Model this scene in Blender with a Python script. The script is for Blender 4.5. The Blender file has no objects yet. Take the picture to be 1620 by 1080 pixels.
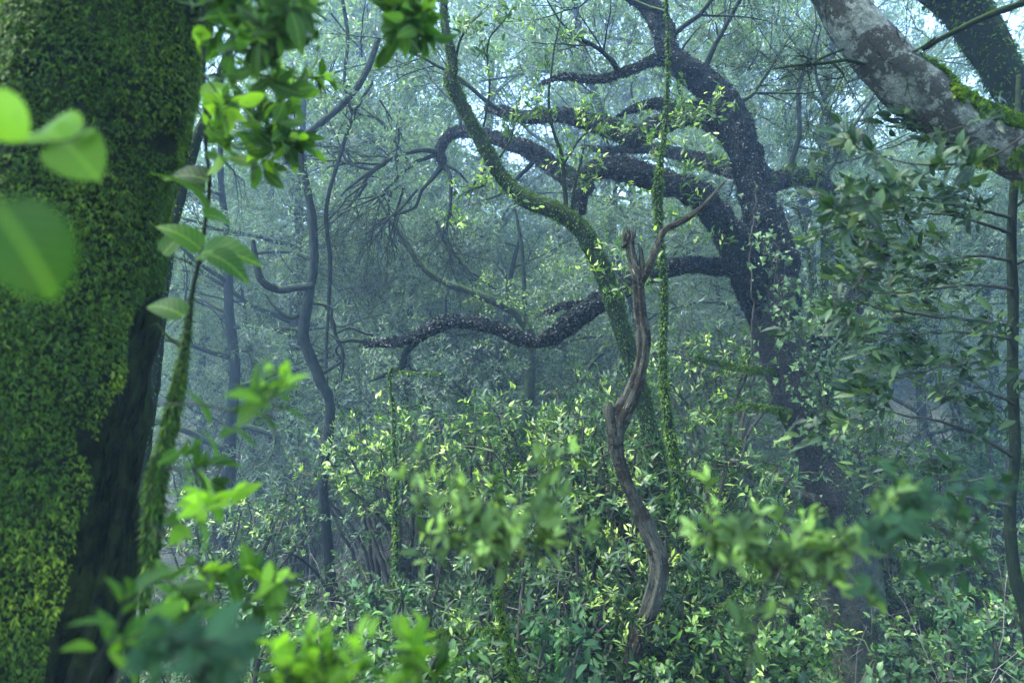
import bpy, math, random
import numpy as np
from mathutils import Vector

# ------------------------------------------------------------------ camera, world, light, exposure
sc = bpy.context.scene
COL = sc.collection
EYE = np.array([0.0, 0.0, 1.7]); PITCH = math.radians(4.0); FPX = 1080.0
cam_d = bpy.data.cameras.new('camera'); cam = bpy.data.objects.new('camera', cam_d); COL.objects.link(cam)
cam_d.lens = 24.0; cam_d.sensor_width = 36.0; cam_d.clip_start = 0.02; cam_d.clip_end = 500.0
cam.location = EYE; cam.rotation_euler = (math.radians(90) + PITCH, 0, 0)
cam_d.dof.use_dof = True; cam_d.dof.focus_distance = 5.5; cam_d.dof.aperture_fstop = 2.3
sc.camera = cam

SUN_EL, SUN_AZ = math.radians(60), math.radians(-105)      # azimuth measured from +Y (ahead) towards +X
world = bpy.data.worlds.new('World'); sc.world = world; world.use_nodes = True
nt = world.node_tree; nt.nodes.clear()
sky = nt.nodes.new('ShaderNodeTexSky'); sky.sky_type = 'NISHITA'; sky.sun_disc = False
sky.sun_elevation = SUN_EL; sky.sun_rotation = SUN_AZ; sky.air_density = 1.0; sky.dust_density = .8; sky.ozone_density = 2.0
bg = nt.nodes.new('ShaderNodeBackground'); bg.inputs['Strength'].default_value = 0.15
wo = nt.nodes.new('ShaderNodeOutputWorld')
nt.links.new(sky.outputs[0], bg.inputs[0]); nt.links.new(bg.outputs[0], wo.inputs[0])
sd = bpy.data.lights.new('sun', 'SUN'); sd.energy = 2.1; sd.angle = math.radians(12); sd.color = (1.0, 0.98, 0.94)
sun = bpy.data.objects.new('sun', sd); COL.objects.link(sun)
sdir = Vector((math.sin(SUN_AZ) * math.cos(SUN_EL), math.cos(SUN_AZ) * math.cos(SUN_EL), math.sin(SUN_EL)))
sun.rotation_euler = sdir.to_track_quat('Z', 'Y').to_euler()
vs = sc.view_settings; vs.view_transform = 'Standard'; vs.look = 'None'; vs.gamma = 1.0; vs.exposure = 3.25
try:
    sc.cycles.use_denoising = True; sc.cycles.denoiser = 'OPENIMAGEDENOISE'
    sc.cycles.max_bounces = 6; sc.cycles.diffuse_bounces = 3; sc.cycles.transmission_bounces = 4
    sc.cycles.volume_bounces = 1; sc.cycles.sample_clamp_indirect = 6.0
except Exception:
    pass
HAZE_DENSITY = 0.0044

# ------------------------------------------------------------------ numeric helpers
R = np.random.default_rng(7)
def pt(px, py, d):
    """a point seen at photo pixel px, py standing d metres ahead"""
    cp, sp = math.cos(PITCH), math.sin(PITCH)
    return EYE + np.array([(px - 810) / FPX * d, d * cp - (540 - py) / FPX * d * sp, d * sp + (540 - py) / FPX * d * cp])
def pix(P):
    P = np.atleast_2d(P) - EYE; cp, sp = math.cos(PITCH), math.sin(PITCH)
    f = P[:, 1] * cp + P[:, 2] * sp; u = -P[:, 1] * sp + P[:, 2] * cp
    f = np.maximum(f, 1e-3)
    return 810 + FPX * P[:, 0] / f, 540 - FPX * u / f
def nrm(v):
    v = np.asarray(v, float); return v / np.maximum(np.linalg.norm(v, axis=-1, keepdims=True), 1e-9)
_perm = np.random.default_rng(3).random((64, 64, 64))
def vnoise(P, s=1.0):
    P = np.asarray(P, float) * s; i = np.floor(P).astype(int); f = P - i; f = f * f * (3 - 2 * f); i = i & 63; j = (i + 1) & 63
    x0, y0, z0 = i[..., 0], i[..., 1], i[..., 2]; x1, y1, z1 = j[..., 0], j[..., 1], j[..., 2]; fx, fy, fz = f[..., 0], f[..., 1], f[..., 2]
    g = _perm
    a = g[x0, y0, z0] * (1 - fx) + g[x1, y0, z0] * fx; b = g[x0, y1, z0] * (1 - fx) + g[x1, y1, z0] * fx
    c = g[x0, y0, z1] * (1 - fx) + g[x1, y0, z1] * fx; d = g[x0, y1, z1] * (1 - fx) + g[x1, y1, z1] * fx
    return (a * (1 - fy) + b * fy) * (1 - fz) + (c * (1 - fy) + d * fy) * fz
def fnoise(P, s=1.0, o=3):
    r = 0; t = 0; a = 1.0
    for k in range(o):
        r = r + a * vnoise(np.asarray(P) + 17.3 * k, s * 2 ** k); t += a; a *= .5
    return r / t
def sstep(a, b, x):
    t = np.clip((np.asarray(x, float) - a) / (b - a), 0, 1); return t * t * (3 - 2 * t)
def gz(x, y):
    x = np.asarray(x, float); y = np.asarray(y, float)
    z = -1.75 * sstep(0.3, 5.0, y) + .04 * np.maximum(0, y - 8) + .05 * np.maximum(0, x) + .30 * np.maximum(0, y - 15)
    q = np.stack([x, y, 0 * x], -1)
    return z + .5 * (fnoise(q, .22) - .5) + .12 * (vnoise(q, 1.4) - .5)

# ------------------------------------------------------------------ mesh helpers
def mesh_obj(name, V, F, mat, attrs=None, smooth=True, parent=None):
    me = bpy.data.meshes.new(name)
    V = np.ascontiguousarray(V, dtype=np.float32); F = np.ascontiguousarray(F, dtype=np.int32)
    me.vertices.add(len(V)); me.vertices.foreach_set('co', V.ravel())
    k = F.shape[1]
    me.loops.add(F.size); me.loops.foreach_set('vertex_index', F.ravel())
    me.polygons.add(len(F)); me.polygons.foreach_set('loop_start', np.arange(0, F.size, k, dtype=np.int32))
    me.polygons.foreach_set('use_smooth', np.full(len(F), smooth, dtype=bool))
    for n, a in (attrs or {}).items():
        a = np.ascontiguousarray(a, dtype=np.float32)
        if a.ndim == 1:
            me.attributes.new(n, 'FLOAT', 'POINT').data.foreach_set('value', a)
        else:
            me.attributes.new(n, 'FLOAT_VECTOR', 'POINT').data.foreach_set('vector', a.ravel())
    me.update(calc_edges=True)
    me.materials.append(mat)
    o = bpy.data.objects.new(name, me); COL.objects.link(o)
    if parent is not None: o.parent = parent
    return o

def tag(o, label=None, cat=None, group=None, kind=None):
    if label: o['label'] = label
    if cat: o['category'] = cat
    if group: o['group'] = group
    if kind: o['kind'] = kind
    return o
def thing(name, label, cat, loc=(0, 0, 0), group=None):
    o = bpy.data.objects.new(name, None); COL.objects.link(o); o.location = [float(v) for v in loc]; o.empty_display_size = .2
    return tag(o, label, cat, group)
def copy_tree(o, loc, rz, s, label, group=None):
    c = o.copy(); COL.objects.link(c); c.location = [float(v) for v in loc]; c.rotation_euler = (0, 0, rz)
    c.scale = (s, s, s) if np.isscalar(s) else s
    c['label'] = label
    if group: c['group'] = group
    elif 'group' in c: del c['group']
    for ch in o.children:
        k = ch.copy(); COL.objects.link(k); k.parent = c
    return c

def spline(pts, step):
    """Catmull-Rom through rows [x, y, z, r]"""
    P = np.asarray(pts, float)
    if len(P) == 2: P = np.stack([P[0], (P[0] + P[1]) / 2, P[1]])
    E = np.vstack([2 * P[0] - P[1], P, 2 * P[-1] - P[-2]])
    out = []
    for i in range(1, len(E) - 2):
        n = max(2, int(np.linalg.norm(E[i + 1, :3] - E[i, :3]) / step) + 1)
        t = np.linspace(0, 1, n, endpoint=False)[:, None]
        a, b, c, d = E[i - 1], E[i], E[i + 1], E[i + 2]
        out.append(.5 * (2 * b + (c - a) * t + (2 * a - 5 * b + 4 * c - d) * t ** 2 + (3 * b - a - 3 * c + d) * t ** 3))
    out.append(E[-2][None]); S = np.vstack(out); S[:, 3] = np.maximum(S[:, 3], .0012)
    return S

class Tube:
    """one tapering, knobbly limb along a spline"""
    def __init__(s, pts, step=None, sides=None, lump=.12, fs=6.0, flute=0.0, wob=0.0, seed=0):
        P = np.asarray(pts, float); rm = P[:, 3].mean()
        s.S = spline(P, step or max(rm * .45, .012)); C = s.S[:, :3].copy()
        if wob: C += wob * (np.stack([fnoise(C + 9 * k + seed, 1.1 / max(rm * 6, .05) * .5, 2) for k in range(3)], -1) - .5) * 2
        s.C = C; s.r = s.S[:, 3]; s.lump = lump; s.fs = fs; s.flute = flute; s.seed = seed
        s.T = nrm(np.gradient(C, axis=0)); s.sides = sides or int(np.clip(rm * 260, 5, 48))
        U = np.zeros_like(C); u = np.cross(s.T[0], [0.3, 1, .1]); u /= np.linalg.norm(u)
        for i in range(len(C)):
            u = u - s.T[i] * np.dot(u, s.T[i]); u /= max(np.linalg.norm(u), 1e-9); U[i] = u
        s.U = U; s.W = np.cross(s.T, U); s.L = np.concatenate([[0], np.cumsum(np.linalg.norm(np.diff(C, axis=0), axis=1))])
    def rad(s, base, r, th):
        n = fnoise(base + s.seed, s.fs, 3) - .5
        k = 1 + 2 * s.lump * n
        if s.flute: k = k + s.flute * np.sin(th * 5 + 3 * vnoise(base * .6, 1.0)) * (.5 + vnoise(base, 1.5))
        return r * k
    def mesh(s):
        n, m = len(s.C), s.sides
        th = np.linspace(0, 2 * np.pi, m, endpoint=False)[None, :, None]
        D = s.U[:, None] * np.cos(th) + s.W[:, None] * np.sin(th)
        base = s.C[:, None] + D * s.r[:, None, None]
        rr = s.rad(base, s.r[:, None], th[..., 0])
        V = s.C[:, None] + D * rr[..., None]
        B = np.concatenate([np.cos(th) * s.r[:, None, None], np.sin(th) * s.r[:, None, None], np.broadcast_to(s.L[:, None, None], (n, m, 1))], -1)
        V = V.reshape(-1, 3); B = B.reshape(-1, 3) + s.seed * 1.7
        i = np.arange(n - 1)[:, None] * m; j = np.arange(m)[None]; j2 = (j + 1) % m
        F = np.stack([i + j, i + j2, i + m + j2, i + m + j], -1).reshape(-1, 4)
        # end caps
        V = np.vstack([V, s.C[0] - s.T[0] * s.r[0] * .2, s.C[-1] + s.T[-1] * s.r[-1] * .5]); B = np.vstack([B, B[0], B[-1]])
        a, b = n * m, n * m + 1; jj = np.arange(m); q = (jj + 1) % m
        F = np.vstack([F, np.stack([np.full(m, a), q, jj, jj], -1)[:, [0, 1, 2, 2]], np.stack([np.full(m, b), (n - 1) * m + jj, (n - 1) * m + q, (n - 1) * m + q], -1)])
        F = F.copy()
        return V, F, B
    def surf(s, N, rng, t0=0, t1=1, area=True):
        w = s.r / s.r.sum() if area else np.full(len(s.r), 1 / len(s.r))
        lo, hi = int(t0 * (len(s.r) - 1)), int(t1 * (len(s.r) - 1)) + 1
        w = w[lo:hi] / w[lo:hi].sum(); i = lo + rng.choice(hi - lo, N, p=w); i = np.minimum(i, len(s.r) - 2); f = rng.random(N)
        L = lambda A: A[i] * (1 - f)[:, None] + A[i + 1] * f[:, None]
        C, U, W, T = L(s.C), nrm(L(s.U)), nrm(L(s.W)), nrm(L(s.T)); r = s.r[i] * (1 - f) + s.r[i + 1] * f
        th = rng.random(N) * 2 * np.pi
        D = U * np.cos(th)[:, None] + W * np.sin(th)[:, None]
        rr = s.rad(C + D * r[:, None], r, th)
        return C + D * rr[:, None], D, T

class Mb:
    """collects tubes into one mesh"""
    def __init__(s): s.V, s.F, s.B, s.n = [], [], [], 0
    def add(s, V, F, B):
        s.V.append(V); s.F.append(F + s.n); s.B.append(B); s.n += len(V)
    def tube(s, pts, **k):
        t = Tube(pts, **k); s.add(*t.mesh()); return t
    def fast(s, P, r, sides=4):
        """thin twig, no resampling"""
        P = np.asarray(P, float); n = len(P); T = nrm(np.gradient(P, axis=0)); u = np.cross(T, [.31, .9, .17]); u = nrm(u); w = np.cross(T, u)
        th = np.linspace(0, 2 * np.pi, sides, endpoint=False)[None, :, None]
        V = (P[:, None] + (u[:, None] * np.cos(th) + w[:, None] * np.sin(th)) * np.asarray(r)[:, None, None]).reshape(-1, 3)
        i = np.arange(n - 1)[:, None] * sides; j = np.arange(sides)[None]; j2 = (j + 1) % sides
        F = np.stack([i + j, i + j2, i + sides + j2, i + sides + j], -1).reshape(-1, 4)
        s.add(V, F, V.copy())
    def build(s, name, mat, parent=None):
        V, F, B = np.vstack(s.V), np.vstack(s.F), np.vstack(s.B)
        me = bpy.data.meshes.new(name)
        # caps use triangles written as quads with a repeated corner: split them out
        tri = F[:, 2] == F[:, 3]; Q, T3 = F[~tri], F[tri][:, :3]
        V = V.astype(np.float32); me.vertices.add(len(V)); me.vertices.foreach_set('co', V.ravel())
        li = np.concatenate([Q.ravel(), T3.ravel()]).astype(np.int32); me.loops.add(len(li)); me.loops.foreach_set('vertex_index', li)
        ls = np.concatenate([np.arange(len(Q)) * 4, len(Q) * 4 + np.arange(len(T3)) * 3]).astype(np.int32)
        me.polygons.add(len(ls)); me.polygons.foreach_set('loop_start', ls); me.polygons.foreach_set('use_smooth', np.ones(len(ls), dtype=bool))
        me.attributes.new('bark', 'FLOAT_VECTOR', 'POINT').data.foreach_set('vector', B.astype(np.float32).ravel())
        me.update(calc_edges=True); me.materials.append(mat)
        o = bpy.data.objects.new(name, me); COL.objects.link(o)
        if parent is not None: o.parent = parent
        return o

def leaf_template(kind):
    """stations (s, half width), plus fold and droop"""
    if kind == 'diamond':
        return np.array([[0, 0, 0], [.42, .5, .10], [1, 0, -.06], [.42, -.5, .10]]), np.array([[0, 1, 2, 3]])
    st = {'oval4': [(0, .04), (.28, .42), (.66, .40), (1, .03)],
          'oval': [(0, .04), (.1, .24), (.25, .42), (.45, .5), (.65, .44), (.82, .27), (.93, .12), (1, .01)],
          'lance': [(0, .05), (.12, .3), (.3, .5), (.5, .48), (.7, .33), (.85, .17), (.95, .05), (1, .01)],
          'heart': [(0, .03), (.03, .38), (.15, .5), (.35, .52), (.58, .44), (.78, .28), (.92, .12), (1, .01)],
          'round': [(0, .04), (.04, .26), (.14, .44), (.34, .52), (.56, .52), (.76, .42), (.9, .26), (1, .03)],
          'ivy': [(0, .03), (.04, .42), (.16, .52), (.28, .34), (.42, .36), (.6, .22), (.85, .08), (1, .01)]}[kind]
    V = []; F = []
    for s_, w in st:
        z0 = .10 * math.sin(math.pi * s_)
        V += [[s_, w, z0 + .16 * w], [s_, 0, z0 - .02], [s_, -w, z0 + .16 * w]]
    for i in range(len(st) - 1):
        a = 3 * i; F += [[a, a + 1, a + 4, a + 3], [a + 1, a + 2, a + 5, a + 4]]
    return np.array(V), np.array(F)[:, ::-1]

def leaves(name, P, D, N, L, W, tint, mat, kind='diamond', parent=None, droop=.15):
    """a cloud of leaves: base points P, pointing D, facing N, lengths L, width/length W, tint 0..1"""
    n = len(P); TV, TF = leaf_template(kind); k = len(TV)
    X = nrm(D); Z = nrm(N - X * (N * X).sum(1, keepdims=True)); Y = np.cross(Z, X)
    L = np.broadcast_to(L, n)[:, None, None]; W = np.broadcast_to(W, n)[:, None, None]
    dr = (np.broadcast_to(droop, n) * (0.4 + 1.2 * R.random(n)))[:, None, None]
    tx, ty, tz = TV[None, :, 0:1], TV[None, :, 1:2] * W, TV[None, :, 2:3] * (W * 1.3)
    tz = tz - dr * tx ** 2
    V = P[:, None] + L * (X[:, None] * tx + Y[:, None] * ty + Z[:, None] * tz)
    F = (TF[None] + (np.arange(n) * k)[:, None, None]).reshape(-1, 4)
    at = {'tint': np.repeat(np.clip(tint, 0, 1), k), 'rnd': np.repeat(R.random(n), k), 'mid': np.tile(np.abs(TV[:, 1]), n)}
    if mat.name in ('near_leaf', 'glossy_leaf'): at['uvl'] = np.tile(np.stack([TV[:, 0], np.abs(TV[:, 1]), 0 * TV[:, 0]], -1), (n, 1))
    return mesh_obj(name, V.reshape(-1, 3), F, mat, at, kind != 'diamond', parent)

def rosettes(tips, dirs, n, L, spread=(25, 95), young=.25, rng=R, jit=.02, dull=.25, wr=.36):
    """n leaves round each tip; the inner, most upright ones are the young pale ones"""
    m = len(tips); T = np.repeat(tips, n, 0); A = nrm(np.repeat(dirs, n, 0))
    B = nrm(np.cross(A, rng.normal(size=A.shape))); f = rng.random(m * n); ang = np.radians(spread[0] + (spread[1] - spread[0]) * f)
    D = A * np.cos(ang)[:, None] + B * np.sin(ang)[:, None] + [0, 0, .12]
    P = T - A * (L * 1.1 * f)[:, None] * .8 + rng.normal(size=T.shape) * jit
    N = A * np.sin(ang)[:, None] - B * np.cos(ang)[:, None] * .6 + [0, 0, .5] + rng.normal(size=T.shape) * .25
    yg = np.repeat(rng.random(m) < young, n)
    tint = np.clip(dull * rng.random(m * n) + np.where(yg & (f < .55), .55 + .4 * rng.random(m * n), 0), 0, 1)
    LL = L * (.6 + .6 * rng.random(m * n)) * np.where(tint > .5, .75, 1)
    return P, D, N, LL, np.full(m * n, wr) * (.8 + .4 * rng.random(m * n)), tint

def cat(parts):
    return [np.concatenate([p[i] for p in parts]) for i in range(6)]

def grow(mb, rng, p, d, L, r, lev, cfg, tips):
    """recursive branching; cfg: n children per level, spread, wobble, lift, ratio"""
    n = int(np.clip(L / (.16 if lev < 2 else .1), 4, 14)); pts = [np.array(p, float)]; d = nrm(d); ds = [d]
    for i in range(n):
        d = nrm(d + rng.normal(size=3) * cfg['wob'] + np.array([0, 0, cfg['lift']]) * (.5 if lev == 0 else 1)); pts.append(pts[-1] + d * L / n); ds.append(d)
    pts = np.array(pts); rr = r * np.linspace(1, .45 if lev < cfg['lv'] else .3, len(pts))
    if mb is not None:
        if r > .03: mb.tube(np.hstack([pts, rr[:, None]]), lump=.12, fs=5, sides=max(6, int(r * 100)), step=.09)
        else: mb.fast(pts, np.maximum(rr, .0015), 4 if r > .006 else 3)
    if lev >= cfg['lv']:
        tips.append((pts[-1], ds[-1]))
        if len(pts) > 4: tips.append((pts[len(pts) // 2], nrm(ds[len(pts) // 2] + rng.normal(size=3) * .5)))
        return
    for k in range(cfg['n'][lev]):
        t = 1.0 if k == 0 else rng.uniform(cfg.get('t0', .3), 1); i = min(int(t * n), n)
        b = nrm(np.cross(ds[i], rng.normal(size=3))); a = math.radians(rng.uniform(*cfg['sp'])) * (.5 if k == 0 else 1)
        nd = ds[i] * math.cos(a) + b * math.sin(a); nd[2] = nd[2] * cfg.get('flat', 1)
        grow(mb, rng, pts[i], nd, L * rng.uniform(*cfg['ratio']), rr[i] * (.75 if k == 0 else rng.uniform(.4, .65)), lev + 1, cfg, tips)

# ------------------------------------------------------------------ materials
def newmat(name):
    m = bpy.data.materials.new(name); m.use_nodes = True; n = m.node_tree; n.nodes.clear(); return m, n
def N_(n, t, **k):
    x = n.nodes.new(t)
    for a, b in k.items(): setattr(x, a, b)
    return x
def ramp(n, src, stops):
    r = N_(n, 'ShaderNodeValToRGB'); e = r.color_ramp.elements
    while len(e) < len(stops): e.new(.5)
    for i, (p, c) in enumerate(stops): e[i].position = p; e[i].color = (*c, 1) if not np.isscalar(c) else (c, c, c, 1)
    n.links.new(src, r.inputs[0]); return r.outputs[0]
def mixc(n, f, a, b, mode='MIX'):
    m = N_(n, 'ShaderNodeMix', data_type='RGBA', blend_type=mode)
    for i, v in ((0, f), (6, a), (7, b)):
        if hasattr(v, 'is_output'): n.links.new(v, m.inputs[i])
        else: m.inputs[i].default_value = v if np.isscalar(v) else (*v, 1)
    return m.outputs[2]
def mathn(n, op, a, b=0.0, clamp=False):
    m = N_(n, 'ShaderNodeMath', operation=op, use_clamp=clamp)
    for i, v in ((0, a), (1, b)):
        if hasattr(v, 'is_output'): n.links.new(v, m.inputs[i])
        else: m.inputs[i].default_value = v
    return m.outputs[0]
def noise(n, vec, scale, detail=4, rough=.6, stretch=None):
    if stretch:
        mp = N_(n, 'ShaderNodeMapping'); mp.inputs['Scale'].default_value = stretch; n.links.new(vec, mp.inputs[0]); vec = mp.outputs[0]
    t = N_(n, 'ShaderNodeTexNoise'); t.inputs['Scale'].default_value = scale; t.inputs['Detail'].default_value = detail; t.inputs['Roughness'].default_value = rough
    n.links.new(vec, t.inputs['Vector']); return t.outputs[0]

def leaf_mat(name, dark, mid, young, rough=.38, trans=.32, spec=.5):
    m, n = newmat(name)
    a = N_(n, 'ShaderNodeAttribute', attribute_name='tint'); r = N_(n, 'ShaderNodeAttribute', attribute_name='rnd'); md = N_(n, 'ShaderNodeAttribute', attribute_name='mid')
    base = ramp(n, a.outputs['Fac'], [(0, dark), (.3, mid), (1, young)])
    var = ramp(n, r.outputs['Fac'], [(0, (.62, .66, .66)), (.5, (.95, 1, .92)), (1, (1.25, 1.28, 1.12))])
    c = mixc(n, 1.0, base, var, 'MULTIPLY')
    g = N_(n, 'ShaderNodeNewGeometry')
    blot = noise(n, g.outputs['Position'], 45, 3)
    c = mixc(n, mathn(n, 'MULTIPLY', ramp(n, blot, [(.55, 0.0), (.75, 1.0)]), .35), c, (.05, .055, .02))
    if name in ('near_leaf', 'glossy_leaf'):
        at = N_(n, 'ShaderNodeAttribute', attribute_name='uvl').outputs['Vector']; sp = N_(n, 'ShaderNodeSeparateXYZ'); n.links.new(at, sp.inputs[0])
        ph = mathn(n, 'SUBTRACT', sp.outputs[0], mathn(n, 'MULTIPLY', sp.outputs[1], .55)); fr = mathn(n, 'FRACT', mathn(n, 'MULTIPLY', ph, 7.0)); sv = mathn(n, 'LESS_THAN', fr, .10)
        c = mixc(n, mathn(n, 'MULTIPLY', sv, .22), c, young)
    vein = mathn(n, 'MULTIPLY', mathn(n, 'LESS_THAN', md.outputs['Fac'], .03), .35)
    c = mixc(n, vein, c, young)
    p = N_(n, 'ShaderNodeBsdfPrincipled'); n.links.new(c, p.inputs['Base Color']); p.inputs['Roughness'].default_value = rough
    p.inputs['Specular IOR Level'].default_value = spec
    t = N_(n, 'ShaderNodeBsdfTranslucent'); tc = mixc(n, 1.0, c, (1.5, 1.7, .6), 'MULTIPLY'); n.links.new(tc, t.inputs[0])
    mx = N_(n, 'ShaderNodeMixShader'); mx.inputs[0].default_value = trans
    n.links.new(p.outputs[0], mx.inputs[1]); n.links.new(t.outputs[0], mx.inputs[2])
    o = N_(n, 'ShaderNodeOutputMaterial'); n.links.new(mx.outputs[0], o.inputs[0]); return m

def bark_mat(name, dark, light, moss=.3, mosscol=(.045, .075, .012), scale=1.0, up=.6, bump=.02, patch=None, stretch=.35, side=0.0, low=None):
    """bark that follows the limb; moss gathers on the upper side and in noisy patches"""
    m, n = newmat(name)
    b = N_(n, 'ShaderNodeAttribute', attribute_name='bark').outputs['Vector']; g = N_(n, 'ShaderNodeNewGeometry')
    n1 = noise(n, b, 38 * scale, 6, .68, (1, 1, stretch)); n2 = noise(n, b, 5 * scale, 4, .6); n3 = noise(n, b, 120 * scale, 3, .7)
    c = ramp(n, n1, [(.3, dark), (.52, [.5 * x + .5 * y for x, y in zip(dark, light)]), (.72, light)])
    if low:      # crust lichen that has spread over the lower bole
        sl = N_(n, 'ShaderNodeSeparateXYZ'); n.links.new(b, sl.inputs[0]); fl = mathn(n, 'ADD', sl.outputs[2], mathn(n, 'MULTIPLY', noise(n, b, 4, 5, .7), 2.4))
        fl = mathn(n, 'SUBTRACT', fl, 1.2); mr = N_(n, 'ShaderNodeMapRange'); n.links.new(fl, mr.inputs[0]); mr.inputs[1].default_value = low[0] + 5.1; mr.inputs[2].default_value = low[1] + 5.1
        c = mixc(n, mathn(n, 'MULTIPLY', mr.outputs[0], ramp(n, n1, [(.25, .25), (.5, .95)])), c, low[2])
    if patch:
        n4 = noise(n, b, 11 * scale, 9, .78); c = mixc(n, ramp(n, mathn(n, 'ADD', mathn(n, 'MULTIPLY', n2, .6), mathn(n, 'MULTIPLY', n4, .4)), [(.485, 0.0), (.52, 1.0)]), c, patch)
        c = mixc(n, mathn(n, 'MULTIPLY', ramp(n, noise(n, b, 30 * scale, 5, .75), [(.56, 0.0), (.60, 1.0)]), .55), c, light)
    c = mixc(n, .5, c, ramp(n, n3, [(.3, .35), (.75, 1.5)]), 'MULTIPLY')
    sx = N_(n, 'ShaderNodeSeparateXYZ'); n.links.new(g.outputs['Normal'], sx.inputs[0])
    h = noise(n, b, 9 * scale, 5, .65)
    f = mathn(n, 'ADD', mathn(n, 'MULTIPLY', sx.outputs[2], up * .5), mathn(n, 'ADD', h, moss - .5))
    if side: f = mathn(n, 'ADD', f, mathn(n, 'MULTIPLY', sx.outputs[0], side))
    f = ramp(n, f, [(.44, 0.0), (.62, 1.0)])
    mc = mixc(n, n3, [x * .35 for x in mosscol], [x * 1.9 for x in mosscol])
    c = mixc(n, f, c, mc)
    p = N_(n, 'ShaderNodeBsdfPrincipled'); n.links.new(c, p.inputs['Base Color']); p.inputs['Roughness'].default_value = .9
    p.inputs['Specular IOR Level'].default_value = .1
    hh = mathn(n, 'ADD', mathn(n, 'MULTIPLY', n1, 1.0), mathn(n, 'MULTIPLY', n3, .5))
    bp = N_(n, 'ShaderNodeBump'); bp.inputs['Distance'].default_value = bump; bp.inputs['Strength'].default_value = 1; n.links.new(hh, bp.inputs['Height'])
    n.links.new(bp.outputs[0], p.inputs['Normal'])
    o = N_(n, 'ShaderNodeOutputMaterial'); n.links.new(p.outputs[0], o.inputs[0]); return m

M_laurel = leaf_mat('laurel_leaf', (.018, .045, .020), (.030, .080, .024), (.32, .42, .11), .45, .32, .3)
M_dark = leaf_mat('shaded_leaf', (.010, .026, .013), (.02, .05, .02), (.11, .17, .05), .5, .25, .25)  # darker copy of the laurel leaf, shade put into its colour
M_pale = leaf_mat('young_shoot_leaf', (.035, .075, .025), (.10, .16, .045), (.38, .50, .14), .6, .40, .2)
M_far = leaf_mat('haze_tinted_leaf', (.032, .062, .055), (.068, .112, .092), (.20, .27, .17), .45, .5)  # mist put into the colour: paler and bluer than the nearer leaves
M_near = leaf_mat('near_leaf', (.018, .05, .010), (.042, .11, .014), (.24, .40, .035), .6, .45, .2)
M_glossy = leaf_mat('glossy_leaf', (.015, .038, .022), (.03, .07, .034), (.08, .17, .05), .6, .25, .1)
M_ivy = leaf_mat('ivy_leaf', (.016, .045, .016), (.04, .09, .03), (.16, .24, .07), .45, .25, .3)
M_mossf = leaf_mat('moss_frond', (.008, .030, .003), (.045, .105, .007), (.30, .38, .035), .6, .35, .2)
M_herb = leaf_mat('herb_leaf', (.03, .07, .02), (.055, .13, .03), (.17, .26, .06), .45, .35)
M_scale = leaf_mat('bark_scale', (.0015, .004, .004), (.007, .013, .011), (.034, .052, .045), .55, .03, .5)
B_cork = bark_mat('cork_bark', (.002, .005, .005), (.012, .021, .020), moss=.16, scale=.9, bump=.06, stretch=.8)
B_trunk = bark_mat('lichen_grey_bark', (.010, .011, .011), (.05, .052, .048), moss=.30, scale=1.2, bump=.025, up=.2, stretch=.8, side=.35, low=(2.8, 3.9, (.17, .19, .13)))
B_mossy = bark_mat('mossy_bark', (.006, .012, .007), (.022, .036, .022), moss=.42, scale=1.5, bump=.02, up=1.0, mosscol=(.026, .046, .010))
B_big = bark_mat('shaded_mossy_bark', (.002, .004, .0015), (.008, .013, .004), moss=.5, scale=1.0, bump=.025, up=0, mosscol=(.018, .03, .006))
B_bare = bark_mat('bare_bark', (.012, .013, .013), (.05, .052, .048), moss=.02, scale=1.0, bump=.02, up=0, stretch=.14)
B_pale = bark_mat('pale_lichen_bark', (.05, .066, .058), (.27, .32, .275), moss=.16, scale=.9, bump=.03, up=.5, patch=(.045, .05, .042), stretch=.8)
B_dead = bark_mat('dead_wood', (.011, .012, .008), (.115, .118, .085), moss=.13, scale=1.3, bump=.03, up=.1, patch=(.02, .018, .011), stretch=.10)
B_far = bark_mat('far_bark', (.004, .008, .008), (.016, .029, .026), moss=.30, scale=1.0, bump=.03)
B_twig = bark_mat('twig_bark', (.016, .017, .014), (.06, .06, .05), moss=.25, scale=1.0, bump=.004)

# ------------------------------------------------------------------ the ground
mg, n = newmat('forest_floor'); g = N_(n, 'ShaderNodeNewGeometry')
c = ramp(n, noise(n, g.outputs['Position'], 2.5, 8, .7), [(.3, (.005, .007, .003)), (.55, (.014, .022, .008)), (.75, (.022, .045, .012))])
p = N_(n, 'ShaderNodeBsdfPrincipled'); n.links.new(c, p.inputs['Base Color']); p.inputs['Roughness'].default_value = .95
bp = N_(n, 'ShaderNodeBump'); bp.inputs['Distance'].default_value = .1; n.links.new(noise(n, g.outputs['Position'], 9, 6, .7), bp.inputs['Height']); n.links.new(bp.outputs[0], p.inputs['Normal'])
o = N_(n, 'ShaderNodeOutputMaterial'); n.links.new(p.outputs[0], o.inputs[0])
gx = np.linspace(-60, 60, 241); gy = np.linspace(-12, 66, 180); GX, GY = np.meshgrid(gx, gy, indexing='ij')
V = np.stack([GX, GY, gz(GX, GY)], -1).reshape(-1, 3); i = np.arange(240)[:, None] * 180 + np.arange(179)[None]; i = i.reshape(-1)
gr = mesh_obj('ground', V, np.stack([i, i + 180, i + 181, i + 1], -1), mg); tag(gr, kind='structure')

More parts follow.
